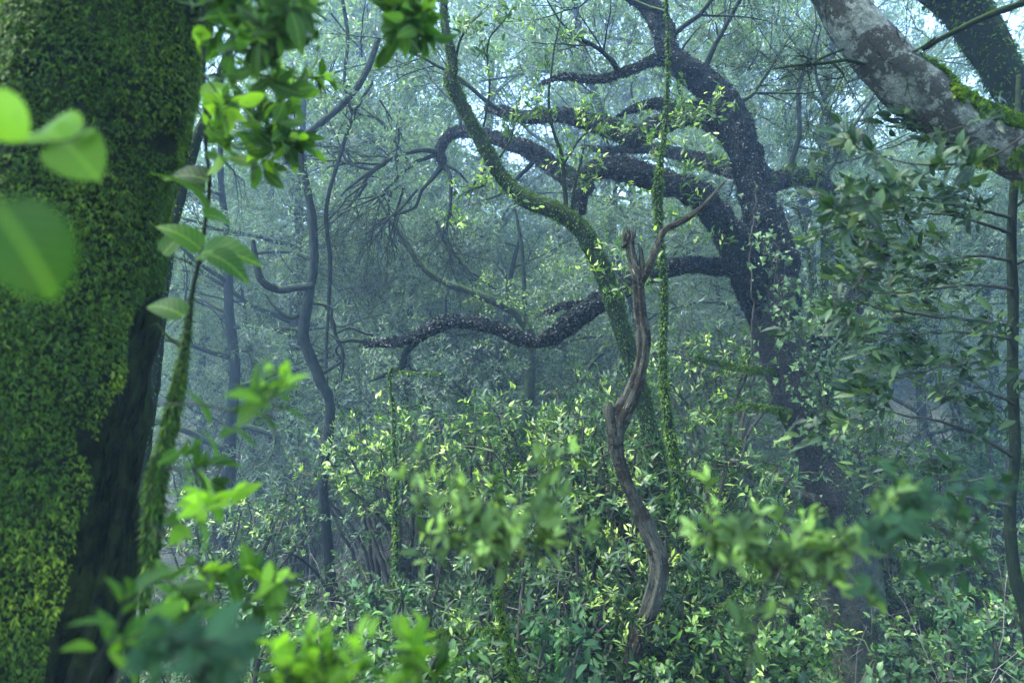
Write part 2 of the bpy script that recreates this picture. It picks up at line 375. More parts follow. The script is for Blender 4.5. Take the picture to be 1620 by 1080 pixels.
# ------------------------------------------------------------------ generic builders
def path(rows, ground=False, sink=.15, wk=.8):
    """rows (px, py, depth, width px) -> x, y, z, r ; ground continues the last row down into the soil"""
    out = [list(pt(a, b, d)) + [wk * w / FPX * d / 2] for a, b, d, w in rows]
    if ground:
        l = out[-1]; pz = out[-2]; zg = float(gz(l[0], l[1])) - sink
        k = 0
        while l[2] > zg and k < 12:
            st = min(.45, l[2] - zg + .01); dx = (l[0] - pz[0]) / max(.05, pz[2] - l[2]) * .4; dx = max(-.4, min(.4, dx))
            nl = [l[0] + dx * st, l[1], l[2] - st, l[3] * (1.04 if l[2] - zg > .5 else 1.22)]; out.append(nl); pz, l = l, nl; k += 1
    return out
def chip_layer(name, tubes, N, L, parent, mat=None, down=.3, out=.8, rng=R, t=(0, .3, .75), W=.6, mask=None, kind='diamond', upbias=None, droop=.3):
    """small scales, tufts or fronds standing out of a limb's surface"""
    A = []
    tot = sum((tb.r * 1).sum() for tb in tubes)
    for tb in tubes:
        k = int(N * tb.r.sum() / tot) + 5; P, D, T = tb.surf(k, rng)
        if upbias is not None:
            keep = rng.random(k) < np.clip(.25 + upbias * D[:, 2] + .2, .03, 1); P, D, T = P[keep], D[keep], T[keep]
        if mask is not None:
            keep = mask(P, D); P, D, T = P[keep], D[keep], T[keep]
        A.append((P, D, T))
    P = np.vstack([a[0] for a in A]); D = np.vstack([a[1] for a in A]); k = len(P)
    dirs = D * out + rng.normal(size=(k, 3)) * .45 + [0, 0, -down]
    pn = fnoise(P, 7, 3); ti = t[0] + t[1] * rng.random(k) + t[2] * sstep(.52, .75, pn) * rng.random(k)
    return leaves(name, P - D * L * .12, dirs, np.array([0, 0, 1.0]) + D * .6 + rng.normal(size=(k, 3)) * .4, L * (.5 + rng.random(k)), W, ti, mat or M_scale, kind, parent, droop)

def spray(rng, center, rad, nt, nl, L, young=.25, flat=.6, up=.5, wr=.36, dull=.25):
    """a loose clump of leafy tips"""
    q = rng.normal(size=(nt, 3)); q = nrm(q) * (rng.random((nt, 1)) ** .4); q[:, 2] *= flat
    tips = np.asarray(center) + q * rad; dirs = nrm(q + [0, 0, up] + rng.normal(size=(nt, 3)) * .3)
    return rosettes(tips, dirs, nl, L, young=young, rng=rng, jit=L * .2, wr=wr, dull=dull), tips

def leafy_branch(name, label, cat_, rows, twn, leafL, nl, mat, rng, kind='oval', young=.3, wr=.38, barkm=None, tl=.25, group=None, dull=.35, droop=.15, lift=.05, twlev=1):
    """rows of limb paths; twigs leave them and carry rosettes of leaves"""
    root = thing(name, label, cat_, pt(*rows[0][0][:3]), group); ob = np.array(root.location)
    mb = Mb(); tips = []
    for row in rows:
        P = np.array(path(row)); P[:, :3] -= ob; tb = mb.tube(P, lump=.1, fs=20, step=.02)
        for k in range(twn):
            i = rng.integers(int(len(tb.C) * .25), len(tb.C)); d = nrm(tb.T[i] * .8 + nrm(np.cross(tb.T[i], rng.normal(size=3))) * .9 + [0, 0, lift])
            grow(mb, rng, tb.C[i], d, tl * rng.uniform(.5, 1.2), max(.0018, tb.r[i] * .45), 1 if twlev == 1 else 0, dict(n=[2, 2], sp=(25, 60), wob=.12, lift=.04, ratio=(.5, .8), lv=1 if twlev == 1 else 1), tips)
        tips.append((tb.C[-1], tb.T[-1]))
    mb.build('stem', barkm or B_twig, root)
    T = np.array([a for a, _ in tips]); D = np.array([b for _, b in tips])
    P, Dd, Nn, L, W, ti = rosettes(T, D, nl, leafL, young=young, rng=rng, jit=leafL * .12, wr=wr, dull=dull)
    leaves('foliage', P, Dd, Nn, L, W, ti, mat, kind, root, droop)
    return root

# ================================================================== THE TWISTED CORK-BARKED TREE
rng = np.random.default_rng(11)
t_root = pt(1360, 1080, 6.9); big = thing('twisted_tree', 'huge twisted dark tree with rough knobbly bark and long snaking limbs', 'tree', (t_root[0], t_root[1], float(gz(t_root[0], t_root[1]))))
OB = np.array(big.location)
def rel(rows, ob): 
    P = np.array(rows); P[:, :3] -= ob; return P
mb = Mb(); tubes = {}
TR = rel(path([(1232, 440, 7, 90), (1222, 500, 7, 92), (1240, 560, 7, 92), (1264, 640, 7, 84), (1290, 710, 7, 80), (1318, 790, 7, 86), (1338, 870, 7, 92), (1348, 930, 7, 104), (1350, 1000, 7, 94), (1368, 1080, 6.95, 104)], True), OB)
tubes['trunk'] = mb.tube(TR, lump=.22, fs=5, flute=.05, seed=3); mb.build('trunk', B_trunk, big)
def limb(name, rows, lump=.3, par=big, ob=OB, mat=B_cork, fs=11, seed=0, **k):
    m = Mb(); t = m.tube(rel(path(rows), ob), lump=lump, fs=fs, seed=seed, **k); o = m.build(name, mat, par); return t, o
LB = {}
LB['stem'] = limb('limb', [(975, -30, 7.2, 36), (1020, 2, 7.2, 40), (1046, 40, 7.1, 42), (1060, 88, 7.0, 46), (1100, 120, 7, 52), (1140, 160, 7, 60), (1168, 215, 7, 66), (1190, 280, 7, 66), (1205, 340, 7, 74), (1222, 400, 7, 84), (1228, 470, 7, 86), (1230, 540, 7, 70)], seed=1)
LB['arch'] = limb('limb', [(1222, 520, 7, 70), (1200, 470, 7, 76), (1176, 410, 6.9, 68), (1140, 350, 6.8, 58), (1096, 305, 6.7, 52), (1030, 282, 6.7, 48), (968, 264, 6.8, 46), (930, 276, 6.9, 36), (920, 305, 6.9, 32), (917, 338, 6.9, 24)], seed=2)
LB['upper'] = limb('limb', [(1180, 225, 7.1, 50), (1130, 190, 7.1, 46), (1085, 182, 7.2, 42), (1040, 200, 7.3, 40), (1000, 217, 7.4, 40), (950, 198, 7.5, 36), (895, 183, 7.6, 30), (840, 186, 7.9, 24), (800, 178, 8.2, 22), (770, 170, 8.4, 16)], seed=4)
LB['knee'] = limb('limb', [(1140, 198, 7.0, 30), (1090, 175, 6.9, 26), (1040, 165, 6.9, 20), (1005, 172, 6.9, 14), (975, 186, 6.9, 5)], seed=5)
LB['thin'] = limb('limb', [(1062, 92, 7.0, 26), (1030, 98, 6.9, 20), (985, 116, 6.9, 16), (940, 127, 6.9, 15), (895, 122, 6.9, 12), (868, 128, 6.9, 7), (852, 136, 6.9, 3)], seed=6)
LB['rear'] = limb('limb', [(1190, 280, 7.6, 30), (1135, 262, 8.2, 30), (1080, 245, 8.6, 24), (1020, 235, 8.9, 20), (960, 238, 9.2, 14), (920, 232, 9.3, 8)], seed=7)
LB['low'] = limb('limb', [(1230, 455, 7, 50), (1190, 432, 7, 44), (1150, 424, 6.9, 36), (1090, 420, 6.8, 34), (1030, 432, 6.7, 38), (975, 462, 6.7, 44), (930, 490, 6.6, 42), (895, 515, 6.6, 40), (868, 536, 6.6, 32), (830, 538, 6.6, 28), (780, 518, 6.6, 27), (735, 509, 6.6, 26), (700, 512, 6.6, 27), (665, 530, 6.6, 25), (625, 541, 6.6, 20), (576, 544, 6.6, 15)], seed=8)
LB['elbow'] = limb('limb', [(1198, 300, 7.1, 40), (1225, 288, 7.3, 36), (1262, 278, 7.4, 34), (1295, 286, 7.4, 34), (1318, 312, 7.4, 30), (1335, 350, 7.3, 26), (1365, 378, 7.2, 30)], seed=9)
LB['rside'] = limb('limb', [(1262, 600, 7, 60), (1290, 560, 7.05, 54), (1322, 525, 7.1, 46), (1352, 480, 7.2, 38), (1372, 440, 7.2, 38), (1384, 400, 7.2, 40), (1370, 378, 7.2, 34), (1345, 388, 7.1, 20), (1326, 398, 7.1, 8)], seed=10)
LB['stub'] = limb('limb', [(1392, 410, 7.2, 34), (1388, 380, 7.25, 28), (1381, 350, 7.3, 20), (1380, 342, 7.3, 14)], seed=12)
LB['far'] = limb('limb', [(930, 300, 7.6, 32), (880, 268, 8.0, 36), (835, 236, 8.4, 32), (790, 222, 8.7, 26), (745, 208, 9, 24), (712, 214, 9.1, 22), (696, 238, 9.1, 20), (700, 258, 9.1, 18)], seed=13)
LB['dead'] = limb('limb', [(1300, 800, 6.9, 34), (1256, 782, 6.7, 30), (1215, 758, 6.6, 30), (1170, 738, 6.5, 24), (1128, 722, 6.4, 12)], mat=B_dead, seed=14)
LB['peg'] = limb('limb', [(935, 486, 6.6, 22), (905, 482, 6.6, 14), (885, 486, 6.6, 12), (862, 496, 6.6, 7)], seed=15)
tw = Mb()
for rows in ([(662, 538, 6.6, 14), (642, 556, 6.6, 13), (634, 580, 6.6, 13), (612, 593, 6.6, 11), (583, 604, 6.6, 4)],
             [(578, 540, 6.6, 9), (555, 538, 6.6, 8), (538, 540, 6.6, 6), (520, 528, 6.6, 3)],
             [(590, 530, 6.6, 6), (566, 522, 6.6, 5), (545, 520, 6.6, 5), (528, 527, 6.6, 4)],
             [(545, 538, 6.6, 5), (532, 556, 6.6, 5), (543, 575, 6.6, 5), (540, 602, 6.6, 2)],
             [(530, 528, 6.6, 7), (524, 500, 6.6, 6), (522, 486, 6.6, 5), (500, 480, 6.6, 3)],
             [(845, 255, 8.3, 10), (800, 300, 8.3, 7), (770, 315, 8.3, 4)],
             [(1185, 240, 7.4, 12), (1240, 290, 7.8, 6)], [(1085, 180, 7, 8), (1070, 100, 7, 5), (1110, 40, 7, 3)],
             [(1288, 285, 7.4, 12), (1320, 250, 7.6, 9), (1312, 180, 7.8, 7), (1290, 110, 8, 5), (1300, 30, 8, 3)],
             [(700, 258, 9.1, 14), (712, 280, 9, 9), (712, 330, 8.9, 6), (700, 372, 8.9, 3)], [(698, 262, 9.1, 12), (685, 280, 9, 9), (668, 300, 9, 7), (655, 330, 9, 6), (610, 345, 9, 5), (578, 372, 9, 3)],
             [(694, 240, 9.1, 12), (660, 238, 9, 10), (620, 250, 9, 8), (590, 268, 9, 8), (560, 290, 9, 6), (540, 310, 9, 3)], [(690, 244, 9.1, 9), (650, 262, 9, 7), (610, 300, 9, 6), (590, 312, 9, 4), (545, 320, 9, 2)],
             [(590, 268, 9, 6), (560, 262, 9, 5), (545, 235, 9, 3)], [(702, 262, 9.1, 8), (722, 270, 9, 6), (740, 290, 9, 3)], [(769, 250, 8.8, 8), (772, 262, 8.8, 6), (742, 302, 8.8, 5), (738, 310, 8.8, 2)]):
    tw.tube(rel(path(rows), OB), lump=.25, fs=16, step=.03, sides=7, wob=.02)
tps = []
for a, b, d, dx, dz, L in ((660, 300, 9, -.5, -.7, 1.0), (610, 260, 9, -1, -.2, 1.1), (712, 320, 8.9, .1, -1, .6), (640, 290, 9, -.8, -.8, 1.1), (580, 290, 9, -.8, -.8, .9), (560, 262, 9, -1, .3, .8), (650, 262, 9, -.7, .6, 1),
                           (730, 200, 9, -.3, 1, 1.2), (620, 300, 9, -.5, -1, .9), (690, 350, 9, .3, -1, .7)):
    for q in range(2):
        grow(tw, rng, pt(a, b, d) - OB, np.array([dx, rng.normal() * .5, dz + .2 * rng.normal()]), L, .022, 0, dict(n=[6, 5, 3], sp=(22, 55), wob=.17, lift=-.03, ratio=(.5, .75), lv=3), tps)
for a, b, d, dx, dz, L in ((800, 178, 8.2, -1, .3, 1.3), (1060, 60, 7, 1, .8, 1.2), (1150, 170, 7, 1, .7, 1.4), (1240, 285, 7.4, .3, 1, 1.5), (1300, 280, 7.4, .6, .9, 1.5), (1110, 120, 7, .4, 1, 1.3), (980, 116, 6.9, -.6, .6, .8), (1050, 20, 7, -.9, .2, 1.3)):
    grow(tw, rng, pt(a, b, d) - OB, np.array([dx, rng.normal() * .4, dz]), L, .03, 0, dict(n=[5, 4, 3], sp=(22, 50), wob=.12, lift=.02, ratio=(.5, .75), lv=3), tps)
tw.build('branchwork', B_far, big)
# loose scaly bark standing off every limb
chip_layer('bark_scales', [LB[k][0] for k in LB if k not in ('dead',)], 140000, .017, big, M_scale, down=.1, t=(.0, .5, .3), W=.95, upbias=.35, rng=rng)
chip_layer('trunk_lichen', [tubes['trunk']], 30000, .012, big, M_scale, down=.3, t=(.1, .5, .6), W=.8, rng=rng)
chip_layer('moss', [tubes['trunk'], LB['rside'][0], LB['elbow'][0]], 26000, .022, big, M_mossf, down=.3, t=(.05, .4, .5), rng=rng, mask=lambda P, D: (fnoise(P, 3) > .48) & (D[:, 0] > -.2))
# the crown: clumps hung along the upper limbs
parts_ = []
crown = [(905, 60, 8.5, .55), (960, 40, 8.8, .6), (1000, 90, 9, .5), (930, 130, 9.2, .45), (1120, 60, 8, .55), (1190, 30, 8, .6), (1240, 90, 8.5, .6), (1180, 120, 8.5, .5), (1290, 130, 8.4, .5), (1320, 60, 8.2, .6),
         (1260, 190, 8.6, .5), (1330, 190, 8.2, .45), (1100, 10, 8.4, .5), (860, 20, 9.4, .6), (1060, 140, 9.5, .4), (820, 100, 10, .4), (1230, 30, 9, .5), (1350, 240, 8, .4), (1140, 100, 9, .4)]
mbc = Mb(); tp = []
for a, b, d, rr in crown:
    c0 = pt(a, b, d) - OB
    for q in range(5):
        grow(mbc, rng, c0 + rng.normal(size=3) * .1, nrm(rng.normal(size=3) + [0, 0, .2]), rr * rng.uniform(.6, 1), .010, 0, dict(n=[4, 3], sp=(25, 60), wob=.14, lift=.02, ratio=(.5, .8), lv=2), tp)
mbc.build('branchwork', B_twig, big)
T = np.array([a for a, _ in tp]); D = np.array([b for _, b in tp])
P, D, Nn, L, W, ti = rosettes(T, D, 7, .085, young=.12, rng=rng, wr=.24, dull=.5)
leaves('crown', P, D, Nn, L, W, ti, M_far, 'diamond', big)

# ivy climbing its trunk
ivy = thing('ivy_vine', 'pale green ivy trailing up the dark trunk of the twisted tree', 'ivy', OB)
mb = Mb(); A = []
for rows in ([(1345, 760, 6.6, 4), (1310, 690, 6.55, 4), (1300, 620, 6.5, 5), (1285, 560, 6.5, 4), (1255, 520, 6.5, 4), (1240, 470, 6.5, 4), (1222, 420, 6.5, 3), (1205, 380, 6.5, 3)], [(1290, 590, 6.5, 4), (1310, 520, 6.5, 4), (1340, 490, 6.7, 3)],
             [(1262, 540, 6.5, 3), (1228, 450, 6.5, 3), (1232, 400, 6.5, 3), (1212, 370, 6.5, 2)], [(1330, 730, 6.5, 3), (1290, 640, 6.5, 3), (1262, 600, 6.5, 3), (1262, 560, 6.45, 2)],
             [(1192, 560, 6.55, 3), (1190, 470, 6.55, 3), (1187, 380, 6.55, 3), (1195, 330, 6.6, 2), (1192, 290, 6.6, 2)]):
    P = rel(path(rows), OB); tb = mb.tube(P, lump=.2, fs=20, step=.03, sides=6, wob=.03)
    if len(rows) < 9:
        k = 120 if rows[0][0] != 1192 else 20
        j = rng.integers(0, len(tb.C), k); q = tb.C[j] + rng.normal(size=(k, 3)) * [.13, .06, .08]
        A.append((q, rng.normal(size=(k, 3)) * .6 + [0, -.5, -.5], np.array([0, -1, .45]) + rng.normal(size=(k, 3)) * .4, .055 * (.4 + rng.random(k)), .95 + 0 * q[:, 0], .0 + .6 * rng.random(k)))
mb.build('stem', B_twig, ivy); A = cat(A); leaves('foliage', *A, M_ivy, 'ivy', ivy)

# ================================================================== THE LEANING MOSSY TREE (crosses the limbs)
rng = np.random.default_rng(21)
rows = [(702, -20, 5.8, 12), (704, 40, 5.8, 16), (716, 100, 5.8, 20), (713, 128, 5.8, 28), (735, 175, 5.8, 24), (762, 225, 5.8, 28), (790, 275, 5.8, 29), (826, 312, 5.8, 32), (880, 334, 5.8, 36), (918, 362, 5.8, 36), (940, 400, 5.8, 36), (962, 450, 5.8, 36), (980, 510, 5.8, 34), (1000, 570, 5.8, 32), (1016, 630, 5.8, 32), (1032, 700, 5.8, 36), (1048, 780, 5.8, 42), (1062, 860, 5.8, 46), (1068, 960, 5.8, 48)]
b0 = pt(1068, 1000, 5.8); lean = thing('leaning_tree', 'slender green mossy tree curving up across the dark limbs from the snag', 'tree', (b0[0], b0[1], float(gz(b0[0], b0[1])))); OL = np.array(lean.location)
mb = Mb(); tl_ = mb.tube(rel(path(rows, True), OL), lump=.18, fs=8, seed=2); mb.build('trunk', B_mossy, lean)
chip_layer('moss', [tl_], 30000, .020, lean, M_mossf, down=.45, t=(.0, .28, .35), rng=rng, upbias=.35)
mb = Mb(); tps = []
for r_ in ([(895, 335, 5.8, 9), (893, 290, 5.8, 9), (888, 245, 5.75, 8), (874, 200, 5.7, 6), (868, 150, 5.7, 5), (876, 90, 5.7, 4), (888, 20, 5.7, 3)], [(905, 335, 5.8, 7), (910, 290, 5.75, 6), (925, 232, 5.7, 4)], [(892, 260, 5.75, 6), (915, 225, 5.7, 4), (940, 200, 5.6, 3)],
           [(774, 255, 5.8, 7), (768, 290, 5.7, 6), (745, 300, 5.6, 3)], [(790, 250, 5.8, 5), (810, 215, 5.8, 4), (812, 170, 5.8, 3)], [(765, 200, 5.8, 5), (775, 140, 5.8, 4), (772, 70, 5.8, 4), (800, 30, 5.8, 2)], [(715, 112, 5.8, 7), (730, 60, 5.8, 5), (760, 20, 5.8, 3)]):
    tb = mb.tube(rel(path(r_), OL), lump=.2, fs=20, step=.03, sides=7, wob=.01)
    for k in range(7):
        i = rng.integers(len(tb.C) // 3, len(tb.C)); grow(mb, rng, tb.C[i], nrm(tb.T[i] + rng.normal(size=3) * .7), rng.uniform(.1, .3), .004, 1, dict(n=[2, 2], sp=(25, 55), wob=.1, lift=.03, ratio=(.5, .8), lv=2), tps)
mb.build('branchwork', B_mossy, lean)
T = np.array([a for a, _ in tps]); D = np.array([b for _, b in tps]); leaves('foliage', *rosettes(T, D, 5, .07, young=.35, rng=rng, wr=.4, dull=.6), M_laurel, 'oval4', lean)

# ================================================================== THE DEAD SNAG
rng = np.random.default_rng(31)
b0 = pt(985, 1080, 4.6); snag = thing('dead_snag', 'broken pale brown dead trunk with a jagged tip and one bare grey arm', 'dead tree', (b0[0], b0[1], float(gz(b0[0], b0[1])))); OS = np.array(snag.location)
mb = Mb(); snag_t = mb.tube(rel(path([(993, 366, 4.6, 7), (996, 372, 4.6, 17), (998, 400, 4.6, 20), (1008, 440, 4.6, 24), (1012, 490, 4.6, 26), (1018, 540, 4.6, 28), (1010, 590, 4.6, 28), (996, 628, 4.6, 36), (978, 665, 4.6, 48), (974, 710, 4.6, 32), (990, 760, 4.6, 30), (1012, 810, 4.6, 32), (1034, 860, 4.6, 36), (1042, 905, 4.6, 40), (1028, 960, 4.6, 36), (1008, 1010, 4.6, 34), (994, 1080, 4.6, 38)], True, wk=.68), OS), lump=.34, fs=9, flute=.22, seed=5, sides=36)
mb.build('trunk', B_dead, snag)
m = Mb()
for q in range(9):   # splintered top
    a = 985 + 22 * rng.random(); m.fast(np.array([pt(993 + rng.normal() * 6, 392, 4.6 + rng.normal() * .02), pt(a, 372, 4.6 + rng.normal() * .03), pt(a + rng.normal() * 3, 352 + 16 * rng.random(), 4.6)]) - OS, [.012, .007, .001], 4)
m.build('splintered_top', B_dead, snag)
m = Mb(); m.tube(rel(path([(1012, 452, 4.6, 16), (1024, 430, 4.55, 15), (1036, 400, 4.5, 14), (1050, 366, 4.5, 13), (1075, 352, 4.5, 12), (1108, 330, 4.5, 10), (1130, 306, 4.5, 7), (1150, 284, 4.5, 2)]), OS), lump=.35, fs=14, flute=.12, seed=1); m.build('limb', B_dead, snag)
m = Mb(); m.tube(rel(path([(1018, 440, 4.6, 12), (1016, 420, 4.6, 12), (1014, 396, 4.6, 9), (1010, 385, 4.6, 4)]), OS), lump=.3, fs=14); m.build('limb', B_dead, snag)
m = Mb(); m.tube(rel(path([(976, 700, 4.58, 26), (966, 668, 4.56, 22), (963, 645, 4.55, 18), (966, 636, 4.55, 8)]), OS), lump=.3, fs=12); m.build('limb', B_dead, snag)
M_plate = leaf_mat('weathered_wood_flake', (.006, .005, .003), (.05, .043, .028), (.22, .20, .15), .7, .02, .2)
P, D, T = snag_t.surf(5200, rng); kk = len(P)
leaves('loose_bark', P - D * .003, T * rng.choice([-1, 1], (kk, 1)) + rng.normal(size=(kk, 3)) * .10 + D * .06, D + rng.normal(size=(kk, 3)) * .35, .05 * (.3 + rng.random(kk)), .13, rng.random(kk) * (.15 + .85 * sstep(.42, .62, fnoise(P, 5))), M_plate, 'diamond', snag, .05)

# ================================================================== SINUOUS TREE, LEFT OF CENTRE
rng = np.random.default_rng(41)
b0 = pt(535, 990, 8); sin_ = thing('sinuous_tree', 'thin wavy grey tree with an arm bending left in mid clearing', 'tree', (b0[0], b0[1], float(gz(b0[0], b0[1])))); OO = np.array(sin_.location)
mb = Mb(); ts = [mb.tube(rel(path([(600, 60, 8.3, 12), (575, 120, 8.2, 15), (540, 165, 8.1, 15), (497, 205, 8, 18), (476, 232, 8, 22), (484, 290, 8, 17), (494, 350, 8, 20), (496, 420, 8, 20), (484, 480, 8, 24), (480, 530, 8, 26), (500, 585, 8, 26), (522, 640, 8, 24), (514, 720, 8, 24), (512, 800, 8, 24), (518, 870, 8, 24), (524, 930, 8, 26), (545, 990, 8, 28)], True, wk=.68), OO), lump=.3, fs=9, wob=.03)]
mb.build('trunk', B_far, sin_)
for r_ in ([(496, 452, 8, 16), (470, 455, 8, 15), (440, 458, 8, 15), (415, 445, 7.9, 15), (405, 415, 7.9, 13), (400, 380, 7.9, 9)], [(518, 640, 8, 8), (516, 560, 8.3, 6), (522, 420, 8.3, 9), (516, 330, 8.1, 9), (540, 240, 8.2, 8), (560, 180, 8.2, 8), (590, 130, 8.3, 5)],
           [(476, 235, 8, 10), (455, 255, 8, 8), (425, 280, 8, 6)], [(494, 480, 8, 7), (515, 485, 8, 6), (526, 515, 8, 6), (535, 540, 8, 8), (543, 560, 8, 6), (540, 600, 8, 2)], [(488, 470, 8, 7), (470, 500, 8, 9), (450, 498, 8, 8), (430, 480, 8, 5), (420, 465, 8, 3)], [(512, 590, 8, 8), (535, 575, 8, 6), (545, 565, 8, 5)],
           [(522, 940, 8, 8), (500, 905, 7.9, 7), (470, 880, 7.8, 5), (440, 872, 7.7, 3)], [(560, 190, 8.2, 7), (545, 130, 8.2, 6), (550, 60, 8.3, 8), (540, -10, 8.3, 8)]):
    m = Mb(); ts.append(m.tube(rel(path(r_), OO), lump=.2, fs=12)); m.build('limb', B_far, sin_)
m = Mb(); tps = []
for q in range(16):
    a, b = rng.uniform(440, 640), rng.uniform(20, 260); grow(m, rng, pt(a, b, 8.3) - OO, nrm(rng.normal(size=3)), rng.uniform(.4, .8), .012, 0, dict(n=[4, 3, 2], sp=(25, 55), wob=.14, lift=.01, ratio=(.5, .75), lv=2), tps)
m.build('branchwork', B_far, sin_); T = np.array([a for a, _ in tps]); D = np.array([b for _, b in tps]); leaves('crown', *rosettes(T, D, 6, .08, young=.15, rng=rng, wr=.32, dull=.6), M_far, 'diamond', sin_)

# ================================================================== THE GREAT MOSSY TRUNK, LEFT EDGE
rng = np.random.default_rng(51)
b0 = pt(-20, 1080, 2.1); moss = thing('mossy_tree', 'massive leaning trunk at the left edge thickly covered in green moss', 'tree', (b0[0], b0[1], float(gz(b0[0], b0[1])))); OM = np.array(moss.location)
mb = Mb(); tm = mb.tube(rel(path([(230, -420, 2.25, 250), (205, -120, 2.15, 285), (182, 0, 2.1, 305), (165, 100, 2.1, 305), (142, 200, 2.1, 300), (108, 300, 2.1, 300), (75, 400, 2.1, 320), (52, 500, 2.1, 350), (38, 600, 2.1, 352), (20, 700, 2.1, 370), (0, 850, 2.1, 390), (-35, 1000, 2.1, 400), (-60, 1100, 2.1, 420)], True, wk=1.0), OM), lump=.16, fs=3.0, flute=.05, sides=72, step=.03, seed=1)
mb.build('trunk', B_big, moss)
def bare(P, D):
    x, y = pix(P + OM); lim = np.interp(y, [380, 480, 560, 650, 780, 900, 1000, 1080], [400, 212, 196, 168, 140, 108, 88, 70]) + 30 * (fnoise(P, 9) - .5)
    return (x < lim) | (D[:, 1] > .55)
def tuft_layer(name, tb, N, L, t, mask, kind='diamond', W=.3, out=.75, down=.5, thr=None):
    P, D, T = tb.surf(N, rng)
    k = mask(P, D)
    if thr is not None: k &= fnoise(P, 5, 3) > thr
    k &= (D[:, 1] < .5)
    P, D = P[k], D[k]; n3 = 3; P = np.repeat(P, n3, 0); D = np.repeat(D, n3, 0); k = len(P)
    d = D * out + rng.normal(size=(k, 3)) * [.75, .5, .25] + [0, 0, -down]
    pn = sstep(.42, .68, fnoise(P, 2.6, 3)); x, y = pix(P + OM); lowb = .35 + .65 * sstep(250, 620, y)  # moss yellower lower down; the stronger light there is put into the tint
    ti = t[0] + t[1] * rng.random(k) + t[2] * pn * np.repeat(rng.random(k // n3) ** 1.6, n3) * lowb
    return leaves(name, P + D * .002, d, np.array([0, 0, 1.0]) + D * .5 + rng.normal(size=(k, 3)) * .3, L * (.4 + rng.random(k)), W, ti, M_mossf, kind, moss, .45)
tuft_layer('moss', tm, 170000, .0115, (.08, .28, .9), bare, W=.3, thr=.31)
tuft_layer('moss_fronds', tm, 42000, .0155, (.12, .35, 1.0), bare, W=.34, thr=.44, out=1.0, down=.35, kind='oval4')
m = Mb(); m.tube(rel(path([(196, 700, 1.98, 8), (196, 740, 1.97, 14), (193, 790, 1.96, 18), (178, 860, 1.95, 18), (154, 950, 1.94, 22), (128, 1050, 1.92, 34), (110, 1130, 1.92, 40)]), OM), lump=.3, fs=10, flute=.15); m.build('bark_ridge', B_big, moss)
# bark plate where the moss has fallen away
P, D, T = tm.surf(26000, rng); k = ~bare(P, D) & (D[:, 1] < .4); P, D = P[k], D[k]; kk = len(P)
leaves('bare_bark_plate', P, rng.normal(size=(kk, 3)) * .15 + [.05, 0, 1.0], D + rng.normal(size=(kk, 3)) * .2, .06 * (.4 + rng.random(kk)), .16, .5 * rng.random(kk), leaf_mat('bare_bark_flake', (.002, .004, .002), (.010, .015, .008), (.02, .026, .015), .95, .02, .0), 'diamond', moss, .05)

# ================================================================== LICHEN-PALE TRUNK, UPPER RIGHT
rng = np.random.default_rng(61)
pale = thing('pale_tree', 'pale lichen blotched trunk slanting down across the upper right corner', 'tree', pt(1900, 420, 3.2)); OP = np.array(pale.location); 
rowsP = [(1260, -90, 3.1, 90), (1318, -10, 3.1, 92), (1355, 45, 3.1, 104), (1400, 95, 3.1, 116), (1445, 140, 3.1, 120), (1490, 178, 3.1, 112), (1540, 205, 3.1, 112), (1590, 230, 3.1, 116), (1640, 252, 3.1, 128), (1760, 300, 3.15, 150), (1850, 420, 3.2, 170)]
rowsP = [(a, b, d, w * .86) for a, b, d, w in rowsP]
mb = Mb(); tp_ = mb.tube(rel(path(rowsP), OP), lump=.16, fs=5, flute=.03, seed=4)
l = rel(path(rowsP), OP)[-1]; zz = float(gz(l[0] + OP[0], l[1] + OP[1])) - OP[2] - .2
mb.tube([[l[0] - .1, l[1], l[2] + .1, l[3] * .95], [l[0] + .15, l[1], l[2] - .6, l[3]], [l[0] + .2, l[1], (l[2] + zz) / 2, l[3] * 1.05], [l[0] + .25, l[1], zz, l[3] * 1.4]], lump=.16, fs=5, seed=4); mb.build('trunk', B_pale, pale)
def pm(P, D):
    x, y = pix(P + OP); return (D[:, 2] > .05) & (((x > 1450) & (x < 1500) & (D[:, 2] > .5)) | (x > 1505)) & (fnoise(P, 6) > .42 - .1 * D[:, 2])
chip_layer('moss', [tp_], 60000, .022, pale, M_mossf, down=.1, t=(.05, .4, .6), rng=rng, mask=pm)
def pm2(P, D):
    x, y = pix(P + OP); return (x > 1545) & (fnoise(P, 7) > .5)
chip_layer('moss', [tp_], 30000, .03, pale, M_mossf, down=.7, t=(.1, .4, .7), rng=rng, mask=pm2)
tps = []
for r_ in ([(1462, 80, 3.1, 10), (1500, 55, 3.0, 12), (1560, 28, 2.9, 14), (1640, -5, 2.8, 16)], [(1405, 135, 3.1, 7), (1360, 98, 3.05, 7), (1310, 100, 3.0, 8), (1270, 102, 3.0, 6), (1220, 112, 3.0, 3)], [(1340, 75, 3.1, 6), (1300, 92, 3.0, 5), (1275, 105, 3.0, 4)], [(1320, 102, 3.0, 5), (1335, 122, 3.0, 4), (1300, 128, 3, 3)],
           [(1480, 60, 3, 5), (1440, 80, 3, 4), (1415, 50, 3, 2)]):
    m = Mb(); tb = m.tube(rel(path(r_), OP), lump=.25, fs=20, wob=.01)
    for q in range(6):
        i = rng.integers(len(tb.C) // 4, len(tb.C)); grow(m, rng, tb.C[i], nrm(tb.T[i] + rng.normal(size=3) * .6), rng.uniform(.1, .25), .003, 0, dict(n=[3, 2], sp=(25, 55), wob=.12, lift=0, ratio=(.5, .8), lv=2), tps)
    m.build('limb', B_mossy, pale)

